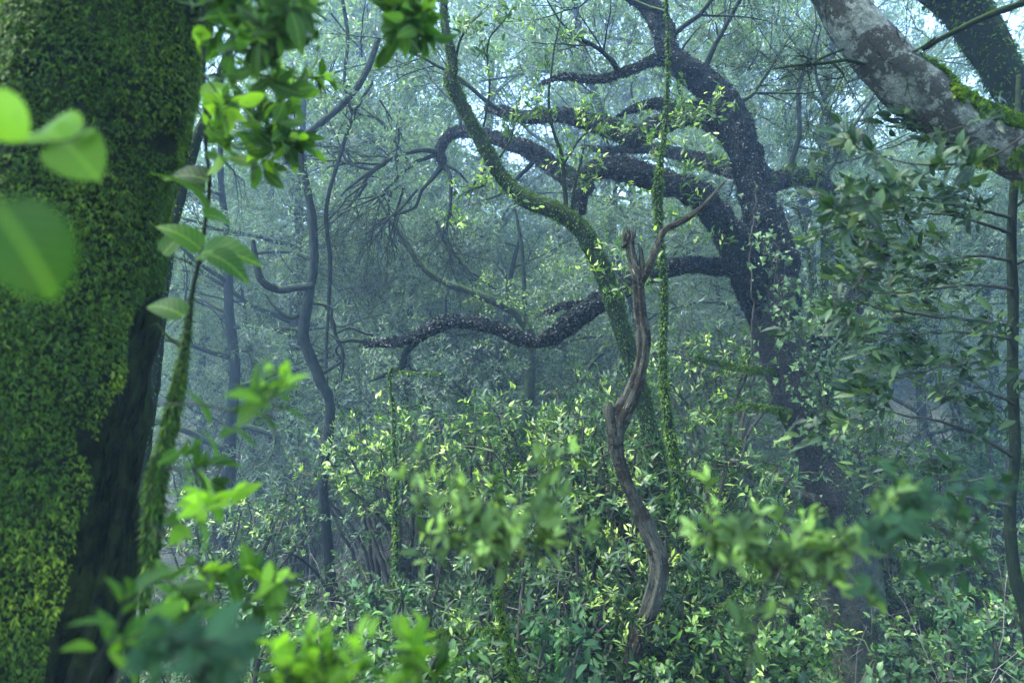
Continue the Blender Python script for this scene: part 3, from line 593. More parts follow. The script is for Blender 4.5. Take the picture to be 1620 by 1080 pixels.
# ================================================================== DARK MOSSY TREE BEHIND IT
b0 = pt(1800, 420, 5); dk = thing('shaded_tree', 'dark green trunk leaning behind the pale blotched one in the top right corner', 'tree', b0); OD = np.array(dk.location)
mb = Mb(); tb = mb.tube(rel(path([(1380, -120, 5, 80), (1480, -30, 5, 96), (1545, 40, 5, 92), (1590, 120, 5, 84), (1640, 190, 5, 90), (1740, 300, 5, 100), (1830, 600, 5, 110), (1850, 900, 5, 120)], True, wk=.66), OD), lump=.18, fs=5); mb.build('trunk', B_mossy, dk)
chip_layer('moss', [tb], 9000, .03, dk, M_mossf, down=.4, t=(0, .3, .4), rng=rng)

# ================================================================== STRAIGHT THIN TREE, RIGHT, WITH LONG LEAFY ARMS
rng = np.random.default_rng(71)
b0 = pt(1625, 980, 3.6); st = thing('slender_tree', 'straight slim tree at the right edge with long leafy arms reaching left', 'tree', (b0[0], b0[1], float(gz(b0[0], b0[1])))); OT = np.array(st.location)
mb = Mb(); tb = mb.tube(rel(path([(1612, 120, 3.7, 10), (1606, 260, 3.6, 14), (1600, 380, 3.6, 18), (1603, 480, 3.6, 20), (1602, 600, 3.6, 20), (1606, 720, 3.6, 20), (1598, 800, 3.6, 21), (1604, 900, 3.6, 23), (1625, 980, 3.6, 26)], True), OT), lump=.12, fs=9); mb.build('trunk', B_mossy, st)
arms = [[(1600, 345, 3.6, 7), (1540, 330, 3.4, 6), (1480, 318, 3.2, 5), (1420, 300, 3.0, 4), (1370, 290, 2.9, 2)], [(1600, 370, 3.6, 7), (1500, 340, 3.3, 5), (1400, 350, 3.0, 3), (1340, 345, 2.9, 2)], [(1600, 412, 3.6, 7), (1540, 405, 3.4, 6), (1480, 415, 3.2, 4), (1420, 425, 3.0, 3)],
        [(1600, 458, 3.6, 8), (1540, 450, 3.3, 6), (1470, 458, 3.1, 5), (1390, 462, 2.9, 3), (1320, 440, 2.8, 2)], [(1600, 516, 3.6, 8), (1530, 505, 3.3, 7), (1460, 497, 3.1, 6), (1400, 490, 2.9, 5), (1330, 470, 2.8, 3)], [(1600, 538, 3.6, 7), (1530, 526, 3.3, 6), (1450, 528, 3.0, 4), (1390, 528, 2.9, 2)],
        [(1600, 568, 3.6, 7), (1540, 573, 3.3, 5), (1470, 584, 3.0, 4), (1400, 600, 2.9, 2)], [(1602, 720, 3.6, 9), (1540, 685, 3.3, 7), (1480, 665, 3.1, 5), (1420, 655, 2.9, 4), (1350, 640, 2.8, 2)], [(1600, 800, 3.6, 8), (1540, 788, 3.3, 6), (1470, 780, 3.0, 4), (1380, 770, 2.8, 3)],
        [(1600, 280, 3.6, 6), (1540, 230, 3.3, 5), (1460, 215, 3.1, 4), (1390, 240, 3, 2)], [(1606, 640, 3.6, 6), (1560, 620, 3.4, 4), (1500, 640, 3.2, 2)], [(1604, 330, 3.6, 6), (1640, 300, 3.5, 4)], [(1604, 420, 3.6, 6), (1650, 400, 3.5, 4)]]
tps = []
for r_ in arms:
    m = Mb(); tb = m.tube(rel(path(r_), OT), lump=.1, fs=15, step=.02, wob=.01)
    for q in range(5):
        i = rng.integers(int(len(tb.C) * .35), len(tb.C)); grow(m, rng, tb.C[i], nrm(tb.T[i] * .8 + rng.normal(size=3) * [.6, .6, .4]), rng.uniform(.1, .28), .0028, 0, dict(n=[3, 2], sp=(25, 60), wob=.1, lift=.02, ratio=(.5, .8), lv=1), tps)
    m.build('arm', B_twig, st)
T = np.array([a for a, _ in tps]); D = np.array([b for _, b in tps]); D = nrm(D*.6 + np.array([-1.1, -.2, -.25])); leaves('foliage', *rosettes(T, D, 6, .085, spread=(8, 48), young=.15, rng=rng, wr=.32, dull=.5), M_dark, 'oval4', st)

# ================================================================== THIN MOSSY STEMS
def mossy_stem(name, label, cat_, rows, ground=True, seed=0, N=5000, twig=0, group=None, leafy=0, extra=()):
    rg = np.random.default_rng(seed); b = pt(*rows[-1][:3]); z = float(gz(b[0], b[1])) if ground else b[2]
    r = thing(name, label, cat_, (b[0], b[1], z), group); ob = np.array(r.location)
    m = Mb(); tb = [m.tube(rel(path(rows, ground), ob), lump=.25, fs=14, step=.03, wob=.01)]; m.build('trunk' if cat_ in ('tree', 'tree stem') else 'stem', B_mossy, r); tp2 = []
    for e in extra: m = Mb(); tb.append(m.tube(rel(path(e), ob), lump=.25, fs=14, step=.03)); m.build('limb', B_mossy, r)
    if N: chip_layer('moss', tb, N, .016 * rows[-1][2] / 4, r, M_mossf, down=.5, t=(.05, .3, .4), rng=rg)
    if twig:
        m = Mb()
        for q in range(twig):
            t0 = tb[rg.integers(len(tb))]; i = rg.integers(0, int(len(t0.C) * .7)); grow(m, rg, t0.C[i], nrm(t0.T[i] * -.4 + rg.normal(size=3) * [1, .8, .4]), rg.uniform(.2, .5), .005, 0, dict(n=[3, 3], sp=(25, 60), wob=.12, lift=.02, ratio=(.5, .8), lv=2), tp2)
        m.build('branchwork', B_twig, r)
        if leafy:
            T = np.array([a for a, _ in tp2]); D = np.array([b_ for _, b_ in tp2]); leaves('foliage', *rosettes(T, D, leafy, .065, young=.4, rng=rg, wr=.38, dull=.5), M_laurel, 'oval4', r)
    return r
mossy_stem('mossy_sapling', 'thin moss clad pole rising between the dead snag and the twisted tree', 'sapling', [(1052, -30, 5.3, 5), (1056, 60, 5.3, 6), (1055, 160, 5.3, 7), (1045, 250, 5.3, 10), (1040, 300, 5.3, 18), (1044, 370, 5.3, 13), (1050, 450, 5.3, 14), (1049, 540, 5.3, 14), (1051, 620, 5.3, 15), (1066, 720, 5.3, 18), (1072, 820, 5.3, 22), (1055, 900, 5.3, 20), (1053, 1000, 5.3, 18), (1050, 1080, 5.3, 18)], seed=1, N=9000, twig=14, leafy=5)
mossy_stem('mossy_tree', 'stout mossy stem at the bottom edge just right of the dead snag', 'tree', [(1098, 890, 5, 18), (1104, 940, 5, 28), (1108, 1000, 5, 32), (1115, 1080, 5, 36)], seed=2, N=7000, twig=8, leafy=6, extra=[[(1080, 1000, 4.8, 12), (1120, 975, 4.6, 11), (1160, 945, 4.5, 9), (1195, 905, 4.4, 5)]])
mossy_stem('mossy_tree', 'dark mossy stem standing close by the left foot of the twisted tree', 'tree', [(1282, 870, 6, 26), (1275, 920, 6, 34), (1268, 980, 6, 36), (1256, 1080, 6, 40)], seed=3, N=7000, twig=3, leafy=3)
mossy_stem('mossy_tree', 'narrow mossy pole halfway between the dead snag and the twisted tree', 'tree', [(1196, 860, 5.6, 10), (1200, 940, 5.6, 14), (1203, 1080, 5.6, 18)], seed=4, N=3000, twig=4, leafy=6)
mossy_stem('mossy_tree', 'moss crusted little tree with a shaggy level arm at bottom centre', 'tree', [(800, 880, 3.4, 10), (790, 930, 3.4, 12), (795, 985, 3.4, 14), (812, 1050, 3.4, 18), (830, 1110, 3.4, 20)], seed=5, N=9000, twig=3, leafy=4, extra=[[(795, 1000, 3.4, 14), (750, 998, 3.4, 14), (700, 1000, 3.4, 15), (650, 1002, 3.4, 10)]])
mossy_stem('mossy_tree', 'dim thin stem holding a broken stub under the low limb tip', 'tree stem', [(620, 580, 6.3, 5), (616, 600, 6.3, 8), (622, 640, 6.3, 6), (624, 700, 6.3, 8), (626, 800, 6.3, 10)], seed=6, N=2500, twig=0, extra=[[(618, 595, 6.3, 5), (640, 588, 6.3, 4), (670, 592, 6.3, 4), (700, 590, 6.3, 2)]])
mossy_stem('mossy_tree', 'slim mossy stem behind the twisted tree with a forked green arm', 'tree', [(1308, 240, 8.4, 12), (1306, 320, 8.4, 13), (1304, 400, 8.4, 14), (1306, 520, 8.4, 16), (1312, 640, 8.4, 18)], seed=8, N=3000, twig=12, leafy=5)
mossy_stem('mossy_tree', 'twin dim saplings seen through the gap right of the twisted tree', 'tree', [(1262, 330, 8.8, 6), (1280, 400, 8.8, 8), (1285, 480, 8.8, 10), (1270, 560, 8.8, 12)], seed=9, N=1500, twig=10, leafy=5, extra=[[(1272, 470, 8.7, 7), (1250, 420, 8.7, 6), (1240, 370, 8.6, 4)]])
mossy_stem('fallen_branch', 'green mossy bough arching low in the clearing right of the twisted tree', 'branch', [(1445, 604, 8, 6), (1490, 622, 8, 9), (1530, 630, 8, 9), (1560, 640, 8, 10), (1600, 690, 8, 12)], seed=10, N=3500, twig=8)
mossy_stem('fallen_branch', 'straight thin mossy bough running level left of the twisted trunk', 'branch', [(1100, 565, 6.8, 4), (1150, 578, 6.8, 7), (1190, 584, 6.8, 8), (1235, 588, 6.9, 8)], ground=False, seed=11, N=2500, twig=4)
mossy_stem('fallen_branch', 'second mossy bough lower down left of the twisted trunk', 'branch', [(1150, 650, 6.7, 4), (1180, 642, 6.7, 7), (1210, 645, 6.7, 8), (1250, 652, 6.8, 8)], ground=False, seed=12, N=2500, twig=4)
mossy_stem('slim_tree', 'slim curved tree forking leftward behind the long low limb', 'tree', [(590, 300, 10, 6), (640, 380, 10, 10), (665, 420, 10, 13), (700, 445, 10, 14), (745, 462, 10, 16), (790, 480, 10, 18), (820, 500, 10, 20), (838, 530, 10, 22), (840, 570, 10, 20), (836, 640, 10, 22), (830, 760, 10, 26)], seed=13, N=0, twig=14, extra=[[(830, 505, 10, 10), (829, 450, 10, 9), (825, 390, 10, 8), (815, 330, 10, 5)], [(800, 482, 10, 6), (800, 440, 10, 5), (780, 410, 10, 3)]], leafy=5)
mossy_stem('slim_tree', 'pale mottled leaning stem among bushes left of centre', 'tree', [(560, 640, 11, 10), (578, 700, 11, 16), (572, 750, 11, 20), (576, 800, 11, 22), (590, 850, 11, 24), (596, 900, 11, 26)], seed=14, N=1500, twig=8)
mossy_stem('slim_tree', 'grey stem slanting up just right of the great mossy trunk', 'tree', [(385, 20, 4, 12), (360, 90, 4, 16), (330, 170, 4, 18), (300, 260, 4, 20), (270, 380, 4, 22), (250, 520, 4, 24), (225, 760, 4, 26), (205, 960, 4, 28)], seed=15, N=2500, twig=0)
mossy_stem('slim_tree', 'thin bare pole beside the foot of the great mossy trunk', 'tree', [(240, 720, 3.4, 6), (232, 860, 3.4, 10), (226, 940, 3.4, 11), (222, 1010, 3.4, 12)], seed=16, N=600, twig=0)

# ================================================================== MOSSY CREEPER IN FRONT OF THE GREAT TRUNK
rng = np.random.default_rng(81)
vine = thing('creeper', 'shaggy moss coated creeper hanging down beside the great mossy trunk', 'creeper', pt(240, 800, 1.6)); OV = np.array(vine.location)
m = Mb(); v1 = m.tube(rel(path([(318, -30, 1.6, 7), (322, 60, 1.6, 7), (324, 150, 1.6, 8), (326, 230, 1.6, 9), (332, 290, 1.6, 9), (325, 350, 1.6, 8), (318, 400, 1.6, 8), (305, 460, 1.6, 10), (294, 540, 1.6, 14), (280, 620, 1.6, 18), (262, 700, 1.6, 17), (248, 760, 1.6, 18), (242, 850, 1.6, 14), (230, 960, 1.6, 8)]), OV), lump=.2, fs=30, step=.012)
m.tube(rel(path([(290, 552, 1.6, 8), (272, 538, 1.6, 6), (258, 525, 1.6, 5), (248, 512, 1.6, 4), (236, 518, 1.6, 2)]), OV), lump=.3, fs=30, step=.01)
m.tube(rel(path([(304, 418, 1.6, 4), (280, 408, 1.6, 3), (256, 400, 1.6, 2)]), OV), lump=.2, fs=30, step=.01); m.tube(rel(path([(312, 420, 1.6, 4), (333, 402, 1.6, 2)]), OV), lump=.2, fs=30, step=.01)
m.tube(rel(path([(324, 112, 1.6, 4), (345, 95, 1.6, 3), (360, 70, 1.6, 2)]), OV), lump=.2, fs=30, step=.01)
m.build('stem', B_mossy, vine)
P, D, T = v1.surf(34000, rng, .45, 1); x, y = pix(P + OV); k = rng.random(len(P)) < np.interp(y, [440, 560, 660, 800, 850, 960], [.02, .25, .6, .7, .3, .05]); P, D = P[k], D[k]; kk = len(P)
leaves('moss', P, D * .8 + rng.normal(size=(kk, 3)) * [.8, .5, .3] + [-.3, 0, -.2], np.array([0, 0, 1.0]) + rng.normal(size=(kk, 3)) * .4, (.004 + .013 * rng.random(kk) ** 2) * np.interp(y[k], [450, 700, 800], [.5, 1.2, 1.6]), .26, .0 + .5 * rng.random(kk) ** 2, M_mossf, 'diamond', vine, .9)
def lf(name, rowsL, mat, kind, par, ob, W=.8, droop=.15):
    """single big leaves: base px, tip px, depth, tint, face"""
    for (a, b, c, d, dep, ti, *nn) in rowsL:
        p0, p1 = pt(a, b, dep), pt(c, d, dep * (1.0 + .04 * math.sin(a))); L = np.linalg.norm(p1 - p0); nv = np.array(nn[0] if nn else (.2, -.8, .6), float)
        leaves(name, (p0 - ob)[None], (p1 - p0)[None], nv[None], np.array([L]), np.array([W]), np.array([ti]), mat, kind, par, droop)
lf('leaf', [(330, 285, 256, 268, 1.55, .05), (325, 300, 262, 272, 1.6, .0), (325, 330, 266, 255, 1.5, .05, (0, -.3, .95)), (318, 395, 255, 345, 1.5, .35), (322, 340, 378, 350, 1.5, .2), (318, 400, 400, 395, 1.45, .25), (292, 500, 228, 472, 1.4, .1), (328, 250, 372, 255, 1.55, .2), (258, 402, 300, 360, 1.5, .3), (333, 402, 395, 432, 1.4, .1), (330, 205, 366, 232, 1.5, .4), (323, 150, 372, 128, 1.5, .5)], M_near, 'heart', vine, OV, .60, .28)

# unseen crowns added to the two nearest trees to shade the camera's side
def roof(root, cx, cy, rx, ry, z0, z1, nt, seed):
    rg = np.random.default_rng(seed); q = rg.random((nt, 3)) * 2 - 1; q = q[(q[:, 0] ** 2 + q[:, 1] ** 2) < 1]
    P = np.stack([cx + q[:, 0] * rx, cy + q[:, 1] * ry, z0 + (z1 - z0) * (q[:, 2] * .5 + .5)], -1); P = P[fnoise(P, .7, 2) > .40]
    ob = np.array(root.location); D = nrm(rg.normal(size=P.shape) + [0, 0, .4]); m = Mb(); hub = np.array([cx, cy, z0 - .3])
    for k in range(0, len(P), 12): m.fast(np.array([hub + (P[k] - hub) * t + rg.normal(size=3) * .12 * math.sin(3.1 * t) for t in (0, .3, .6, .85, 1)]) - ob, [.05, .035, .02, .01, .004], 4)
    m.build('branchwork', B_far, root); leaves('crown', *rosettes(P - ob, D, 8, .15, young=.15, rng=rg, wr=.42, dull=.5, jit=.08), M_laurel, 'diamond', root)
roof(moss, -1.6, .2, 4.6, 4.0, 4.9, 7.0, 2300, 5)
roof(pale, 3.8, 1.0, 3.6, 3.6, 5.2, 7.2, 1300, 6)

# ================================================================== NEAR LEAVES (out of focus)
rng = np.random.default_rng(91)
np_ = thing('round_leaf_creeper', 'bright round leaved creeper close in front of the great mossy trunk', 'creeper', pt(-60, 260, .7)); ON = np.array(np_.location)
m = Mb(); m.tube(rel(path([(-60, 260, .7, 4), (20, 232, .68, 3), (110, 222, .68, 3), (140, 200, .68, 2)]), ON), lump=.1, step=.01); m.tube(rel(path([(-60, 260, .7, 4), (-20, 300, .5, 3), (0, 340, .34, 3)]), ON), lump=.1, step=.01); m.build('stem', B_twig, np_)
lf('leaf', [(12, 225, 6, 140, .62, .85), (108, 226, 45, 205, .7, .75), (100, 222, 150, 275, .7, .62, (.1, -.9, .3)), (108, 222, 140, 198, .68, .75)], M_near, 'round', np_, ON, 1.0)
lf('leaf', [(-10, 320, 90, 465, .32, .22)], M_near, 'round', np_, ON, .8)
def near_branch(label, rows, leafL, nl, seed, young=.5, twn=3, mat=None, kind='oval', wr=.42, tl=.06, dull=.5, name='leafy_branch', droop=.2, lift=.05):
    return leafy_branch(name, label, 'branch', rows, twn, leafL, nl, mat or M_near, np.random.default_rng(seed), kind, young, wr, None, tl, None, dull, droop, lift)
near_branch('dark drooping leafy branch entering from the top beside the great mossy trunk', [[(420, -40, 1.3, 5), (418, 20, 1.3, 5), (400, 60, 1.3, 4), (408, 90, 1.3, 3)], [(450, -40, 1.3, 5), (460, 0, 1.25, 4), (450, 30, 1.25, 3)], [(350, -40, 1.35, 5), (370, 20, 1.3, 3)]], .062, 5, 1, .2, twn=7, tl=.09, dull=.35, lift=-.3, droop=.35, mat=M_near)
near_branch('leafy twig reaching right from the creeper with a tuft at its end', [[(330, 118, 1.7, 5), (400, 118, 1.75, 5), (470, 124, 1.8, 4), (515, 122, 1.8, 3)]], .055, 7, 2, .4, 4, dull=.7)
near_branch('hanging leafy twig with backlit leaves right of the creeper top', [[(328, 165, 1.6, 5), (370, 185, 1.6, 5), (410, 200, 1.6, 4), (450, 212, 1.6, 3)], [(400, 198, 1.6, 3), (430, 165, 1.6, 3), (455, 155, 1.6, 2)], [(420, 205, 1.6, 3), (436, 250, 1.6, 2)]], .066, 5, 3, .4, 4, tl=.08, dull=.5)
near_branch('bright sunlit leaves hanging close against the creeper below the top', [[(324, 120, 1.5, 4), (345, 150, 1.5, 3), (352, 180, 1.45, 2)], [(326, 190, 1.5, 3), (350, 225, 1.5, 2)]], .07, 6, 4, .8, 1, dull=.8)
near_branch('big dark whorled leaves on a twig midway up beside the creeper', [[(250, 640, 1.2, 5), (320, 640, 1.2, 5), (370, 652, 1.2, 4), (392, 642, 1.2, 3)]], .095, 9, 5, .1, 0, wr=.34, dull=.3)
near_branch('soft blurred green shoot above the big dark whorled leaves', [[(440, 700, .9, 4), (425, 650, .9, 3), (412, 615, .85, 2)]], .06, 7, 6, .2, 1, dull=.6)
near_branch('pale yellow green tuft of leaves low beside the creeper', [[(240, 850, 1.0, 4), (290, 825, 1.0, 4), (320, 808, 1.0, 3)]], .06, 8, 7, .95, 1, dull=.9)
near_branch('dark hanging shoots under the pale tuft beside the creeper', [[(240, 830, 1.1, 4), (290, 870, 1.1, 4), (330, 905, 1.1, 3)], [(260, 740, 1.1, 4), (310, 745, 1.1, 3), (330, 770, 1.1, 2)]], .055, 6, 8, .1, 1, dull=.3, lift=-.2)
near_branch('bright blurred leaves at the foot of the great mossy trunk', [[(120, 1100, .8, 4), (180, 1000, .8, 4), (200, 950, .8, 3)]], .055, 7, 9, .5, 1, dull=.6)
near_branch('teal blurred leaves in the bottom left corner region', [[(150, 1120, .6, 4), (200, 1050, .6, 4), (240, 1010, .6, 3)], [(300, 1110, .7, 3), (320, 1030, .7, 3)]], .036, 7, 10, .0, 2, mat=M_glossy, dull=.4)
near_branch('lime green blurred leaf cluster at bottom left of centre', [[(560, 1120, .7, 4), (570, 1050, .7, 4), (562, 1000, .7, 3)]], .045, 7, 11, 1, 1, dull=1)
near_branch('wide low lime shoots along the bottom edge left of centre', [[(430, 1140, .9, 4), (450, 1090, .9, 4), (460, 1045, .9, 3)], [(620, 1140, .9, 4), (640, 1090, .9, 3), (660, 1060, .9, 3)], [(520, 1140, .9, 4), (530, 1100, .9, 3), (500, 1075, .9, 2)]], .055, 8, 12, .85, 3, dull=.9)
near_branch('soft green arching shoots low beside the pale tuft', [[(300, 1120, 1.1, 5), (340, 1020, 1.1, 5), (380, 960, 1.1, 4), (430, 930, 1.1, 2)], [(260, 1120, 1.2, 4), (280, 1000, 1.2, 3), (300, 950, 1.2, 2)]], .055, 6, 13, .3, 3, dull=.45)
near_branch('dark blurred leaves dangling from the top edge left of centre', [[(600, -60, 1.4, 5), (630, -10, 1.4, 4), (645, 40, 1.4, 3)], [(680, -40, 1.5, 4), (660, 20, 1.5, 3), (655, 75, 1.5, 2)]], .06, 9, 14, .1, 4, dull=.4, lift=-.2)
near_branch('windswept bright shoots at centre in front of the bushes', [[(800, 960, 1.15, 6), (790, 900, 1.15, 5), (740, 850, 1.15, 4), (700, 830, 1.15, 2)], [(800, 930, 1.15, 5), (830, 860, 1.15, 4), (870, 820, 1.15, 3)], [(795, 920, 1.15, 5), (790, 850, 1.12, 4), (790, 810, 1.1, 3)]], .038, 6, 15, .5, 11, tl=.15, dull=.55, mat=M_pale)
near_branch('blurred yellow green boughs crossing in front of the twisted trunk foot', [[(1180, 1120, 1.05, 8), (1200, 960, 1.05, 6), (1240, 880, 1.05, 5), (1290, 840, 1.05, 3)], [(1200, 960, 1.05, 5), (1280, 900, 1.05, 4), (1380, 830, 1.05, 3), (1440, 800, 1.05, 2)], [(1230, 900, 1.05, 5), (1180, 860, 1.05, 4), (1140, 830, 1.05, 3)]], .036, 7, 16, .45, 9, tl=.10, dull=.55, mat=M_pale)
near_branch('blurred teal leaves drifting right of the twisted trunk foot', [[(1620, 1000, 1.05, 6), (1560, 900, 1.05, 5), (1480, 830, 1.05, 4), (1400, 800, 1.05, 2)]], .036, 6, 17, .05, 10, tl=.15, mat=M_glossy, dull=.5)
near_branch('dark soft leaves above the right arms of the slender tree', [[(1640, 200, 2.2, 6), (1560, 250, 2.2, 5), (1450, 260, 2.2, 4), (1340, 230, 2.2, 2)], [(1500, 255, 2.2, 4), (1400, 310, 2.2, 3), (1320, 330, 2.2, 2)]], .065, 5, 18, .12, 8, tl=.14, mat=M_dark, dull=.5)

# ================================================================== SHRUBS
def shrub_proto(seed, H, Wd, ntr, *a_, tier=False, **k_): return _shrub(seed, H, Wd, ntr, *a_, tier=tier, **k_)
def _shrub(seed, H, Wd, ntr, leafL, nl, mat, young, wr, dull, kind='oval4', name='laurel_bush', ntip=260, low=.35, tier=False):
    """stems rise and fan out into flattish tiers; leafy shoots sit on the tiers"""
    rg = np.random.default_rng(seed); r = thing(name, 'bush', 'bush'); m = Mb(); T, D = [], []
    cl = []
    for q in range(ntr):
        a = q * 2.4 + rg.random() * .8; rr = Wd * math.sqrt((q + .5) / ntr); top = H * (1 - (.2 if tier else .45) * (rr / Wd) ** 1.5 * rg.uniform(.6, 1.3)) - H * (.12 if tier else low) * (rg.random() < .45) * rg.random()
        e = np.array([rr * math.cos(a), rr * math.sin(a), max(top, (.6 if tier else .25) * H)]); b = np.array([rg.normal() * .08, rg.normal() * .08, -.15])
        mid = b * .5 + e * [.35, .35, .6] + rg.normal(size=3) * .06; P = spline([[*b, .028], [*mid, .018], [*e, .006]], .16); m.fast(P[:, :3] + rg.normal(size=(len(P), 3)) * .012, P[:, 3], 5)
        k = ntip // ntr
        for w in range(k):
            i = rg.integers(int(len(P) * (.75 if tier else .5)), len(P)); d = nrm(rg.normal(size=3) * [1, 1, .35] + [0, 0, .3]); L = rg.uniform(.12, .42) * Wd * .75; p1 = P[i, :3] + d * L * [1, 1, .7]
            m.fast(np.array([P[i, :3], P[i, :3] * .5 + p1 * .5 + rg.normal(size=3) * .02, p1]), [.006, .004, .002], 3); T.append(p1); D.append(d)
            if rg.random() < .8: T.append(P[i, :3] * .45 + p1 * .55 + rg.normal(size=3) * .05); D.append(nrm(d + rg.normal(size=3)))
    m.build('stem', B_twig, r); T = np.array(T); D = np.array(D)
    leaves('foliage', *rosettes(T, nrm(D + [0, 0, .8]), nl, leafL, young=young, rng=rg, wr=wr, dull=dull, jit=.012, spread=(28, 100)), mat, kind, r); r['h'] = H; return r
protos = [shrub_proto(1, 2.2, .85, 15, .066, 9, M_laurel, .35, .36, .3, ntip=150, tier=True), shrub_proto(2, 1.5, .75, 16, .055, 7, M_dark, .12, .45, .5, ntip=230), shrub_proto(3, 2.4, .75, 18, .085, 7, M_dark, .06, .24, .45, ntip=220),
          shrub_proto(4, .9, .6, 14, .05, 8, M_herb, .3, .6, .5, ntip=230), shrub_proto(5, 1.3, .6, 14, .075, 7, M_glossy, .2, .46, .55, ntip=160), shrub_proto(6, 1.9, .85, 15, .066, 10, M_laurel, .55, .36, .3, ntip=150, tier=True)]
shr = [  # px of centre, py of top, depth, proto, scale, label
 (615, 650, 8.6, 0, 1.25, 'pale tipped bush right of the sinuous tree at its middle'), (650, 625, 7.6, 5, 1.35, 'light tipped bush under the broken stub of the low limb'), (760, 610, 7.2, 5, 1.35, 'brightest tipped bush below the sagging middle of the low limb'),
 (860, 600, 6.8, 0, 1.3, 'yellow tipped bush below the elbow of the low limb'), (935, 620, 6.4, 5, 1.05, 'light green bush close to the left side of the dead snag'), (910, 745, 5.6, 5, .8, 'small star leaved bright bush left of the snag bend'),
 (1085, 640, 6.0, 0, 1.1, 'bush with pale shoots filling the gap right of the snag'), (1130, 490, 8.4, 0, 1.1, 'tall pale bush left of the twisted trunk under its crossing limb'), (1105, 690, 6.3, 5, 1.0, 'yellow green bush against the left flank of the twisted trunk'), (1080, 800, 5.4, 5, .95, 'bright yellow tipped bush near the fallen dead limb'),
 (1150, 850, 5.2, 5, .9, 'low bright bush in front of the dead limb base'), (1190, 940, 4.5, 3, .8, 'round leaved green bush over the stout mossy stem'),  (1420, 800, 8.6, 1, 1.2, 'low dark bush right of the twisted trunk'),
 (1480, 720, 10.5, 4, 1.3, 'glossy bush half way up the right slope'), (1570, 650, 9.2, 4, 1.3, 'glossy bush behind the straight slim tree'), (1550, 800, 7.5, 3, 1.1, 'leafy herb bush left of the slim tree foot'), (1510, 900, 6.6, 3, .8, 'pale herb clump beside the grey trunk foot'),
 (1560, 930, 5.2, 4, .75, 'dark leafy clump in the bottom right corner'), (1370, 640, 9.2, 0, 1.1, 'pale topped bush right behind the twisted trunk'), (1340, 560, 10.5, 2, 1.2, 'tall dim bush seen through the trunk fork'), 
 (645, 800, 7.0, 1, 1.2, 'mid green bush right of the sinuous tree foot'), (395, 750, 7.6, 0, 1.45, 'big silvery bush left of the sinuous tree'), (360, 800, 7.0, 1, 1.3, 'silvery green bush behind the creeper moss'), (430, 920, 6.4, 3, 1.0, 'glossy small leaved bush at the sinuous tree foot'),
 (610, 910, 5.6, 4, .9, 'glossy bush right beside the sinuous tree foot'), (680, 880, 5.0, 1, .9, 'spreading green bush behind the shaggy level arm'), (640, 980, 4.0, 3, .7, 'low leafy clump under the shaggy level arm'), (760, 760, 6.0, 2, 1.1, 'narrow leaved dark bush at centre'),
 (860, 850, 5.0, 1, .95, 'green bush between the shaggy arm stem and the snag'), (900, 930, 4.5, 4, .8, 'broad leaved bush left of the lower snag'), (860, 960, 3.9, 4, .65, 'glossy low bush at bottom centre'), 
 (740, 940, 4.2, 2, .7, 'narrow leaved clump below centre'), (330, 900, 5.2, 2, 1.0, 'narrow leaved dim bush low on the left'), (400, 960, 4.4, 4, .8, 'glossy bush near the bottom left'),  
 (480, 680, 11, 2, 1.4, 'hazy dark bush left behind the sinuous tree'), (340, 620, 12, 2, 1.5, 'hazy bush in mist right of the great mossy trunk'), (700, 680, 10, 1, 1.5, 'hazy bush behind the bright tipped row'), (950, 560, 10, 0, 1.3, 'hazy bush behind the leaning mossy tree'), (1030, 790, 6.6, 1, 1.0, 'green bush between snag and leaning tree'), (1500, 560, 13, 2, 1.5, 'dim tall bush at the back of the right clearing')]
for i, (a, b, d, k, s, lab) in enumerate(shr):
    q = pt(a, b, d); zg = float(gz(q[0], q[1])); pr = protos[k]; ph = pr['h'] * 1.04; hgt = q[2] - zg
    s1 = float(np.clip(hgt / ph, .75, 1.45)) * (1 if d > 5 else .9)
    copy_tree(pr, (q[0], q[1], max(q[2] - ph * s1, zg - .9)), R.random() * 6.28, s1, lab)

# ================================================================== TREES BEHIND
def tree_proto(seed, H, leafL, nl, cfg, mat, young=.1, wr=.35, dull=.6, first=.35, nlimb=12, Lr=.35, bend=.4, name='forest_tree', kind='diamond'):
    rg = np.random.default_rng(seed); r = thing(name, 'tree', 'tree'); m = Mb(); q = [0., 0, -.4]; pts = []; d = rg.normal(size=2) * .05
    for i in range(9):
        t = i / 8; pts.append([q[0], q[1], -.4 + t * H, (.035 + .012 * H) * (1 - .75 * t) + .01]); q[0] += d[0] * H / 8 + rg.normal() * bend * .25; q[1] += d[1] * H / 8 + rg.normal() * bend * .25
    tb = m.tube(pts, lump=.15, fs=4, step=.15, sides=10); m.build('trunk', B_far, r); m = Mb(); tp2 = []
    for k in range(nlimb):
        t = first + (1 - first) * (k + rg.random() * .8) / nlimb; i = min(int(t * len(tb.C)), len(tb.C) - 1); a = k * 2.4 + rg.random()
        grow(m, rg, tb.C[i], [math.cos(a), math.sin(a), rg.uniform(.1, .9)], H * Lr * (1.15 - .6 * t), tb.r[i] * .55, 0, cfg, tp2)
    m.build('limb', B_far, r); T = np.array([a for a, _ in tp2]); D = np.array([b for _, b in tp2])
    leaves('crown', *rosettes(T, nrm(D + [0, 0, .4]), nl, leafL, young=young, rng=rg, wr=wr, dull=dull, jit=.05), mat, kind, r); return r
K1 = dict(n=[6, 5, 5], sp=(25, 60), wob=.12, lift=.03, ratio=(.5, .7), lv=3, flat=.8); K2 = dict(n=[5, 5, 3], sp=(20, 50), wob=.1, lift=-.02, ratio=(.5, .7), lv=3)
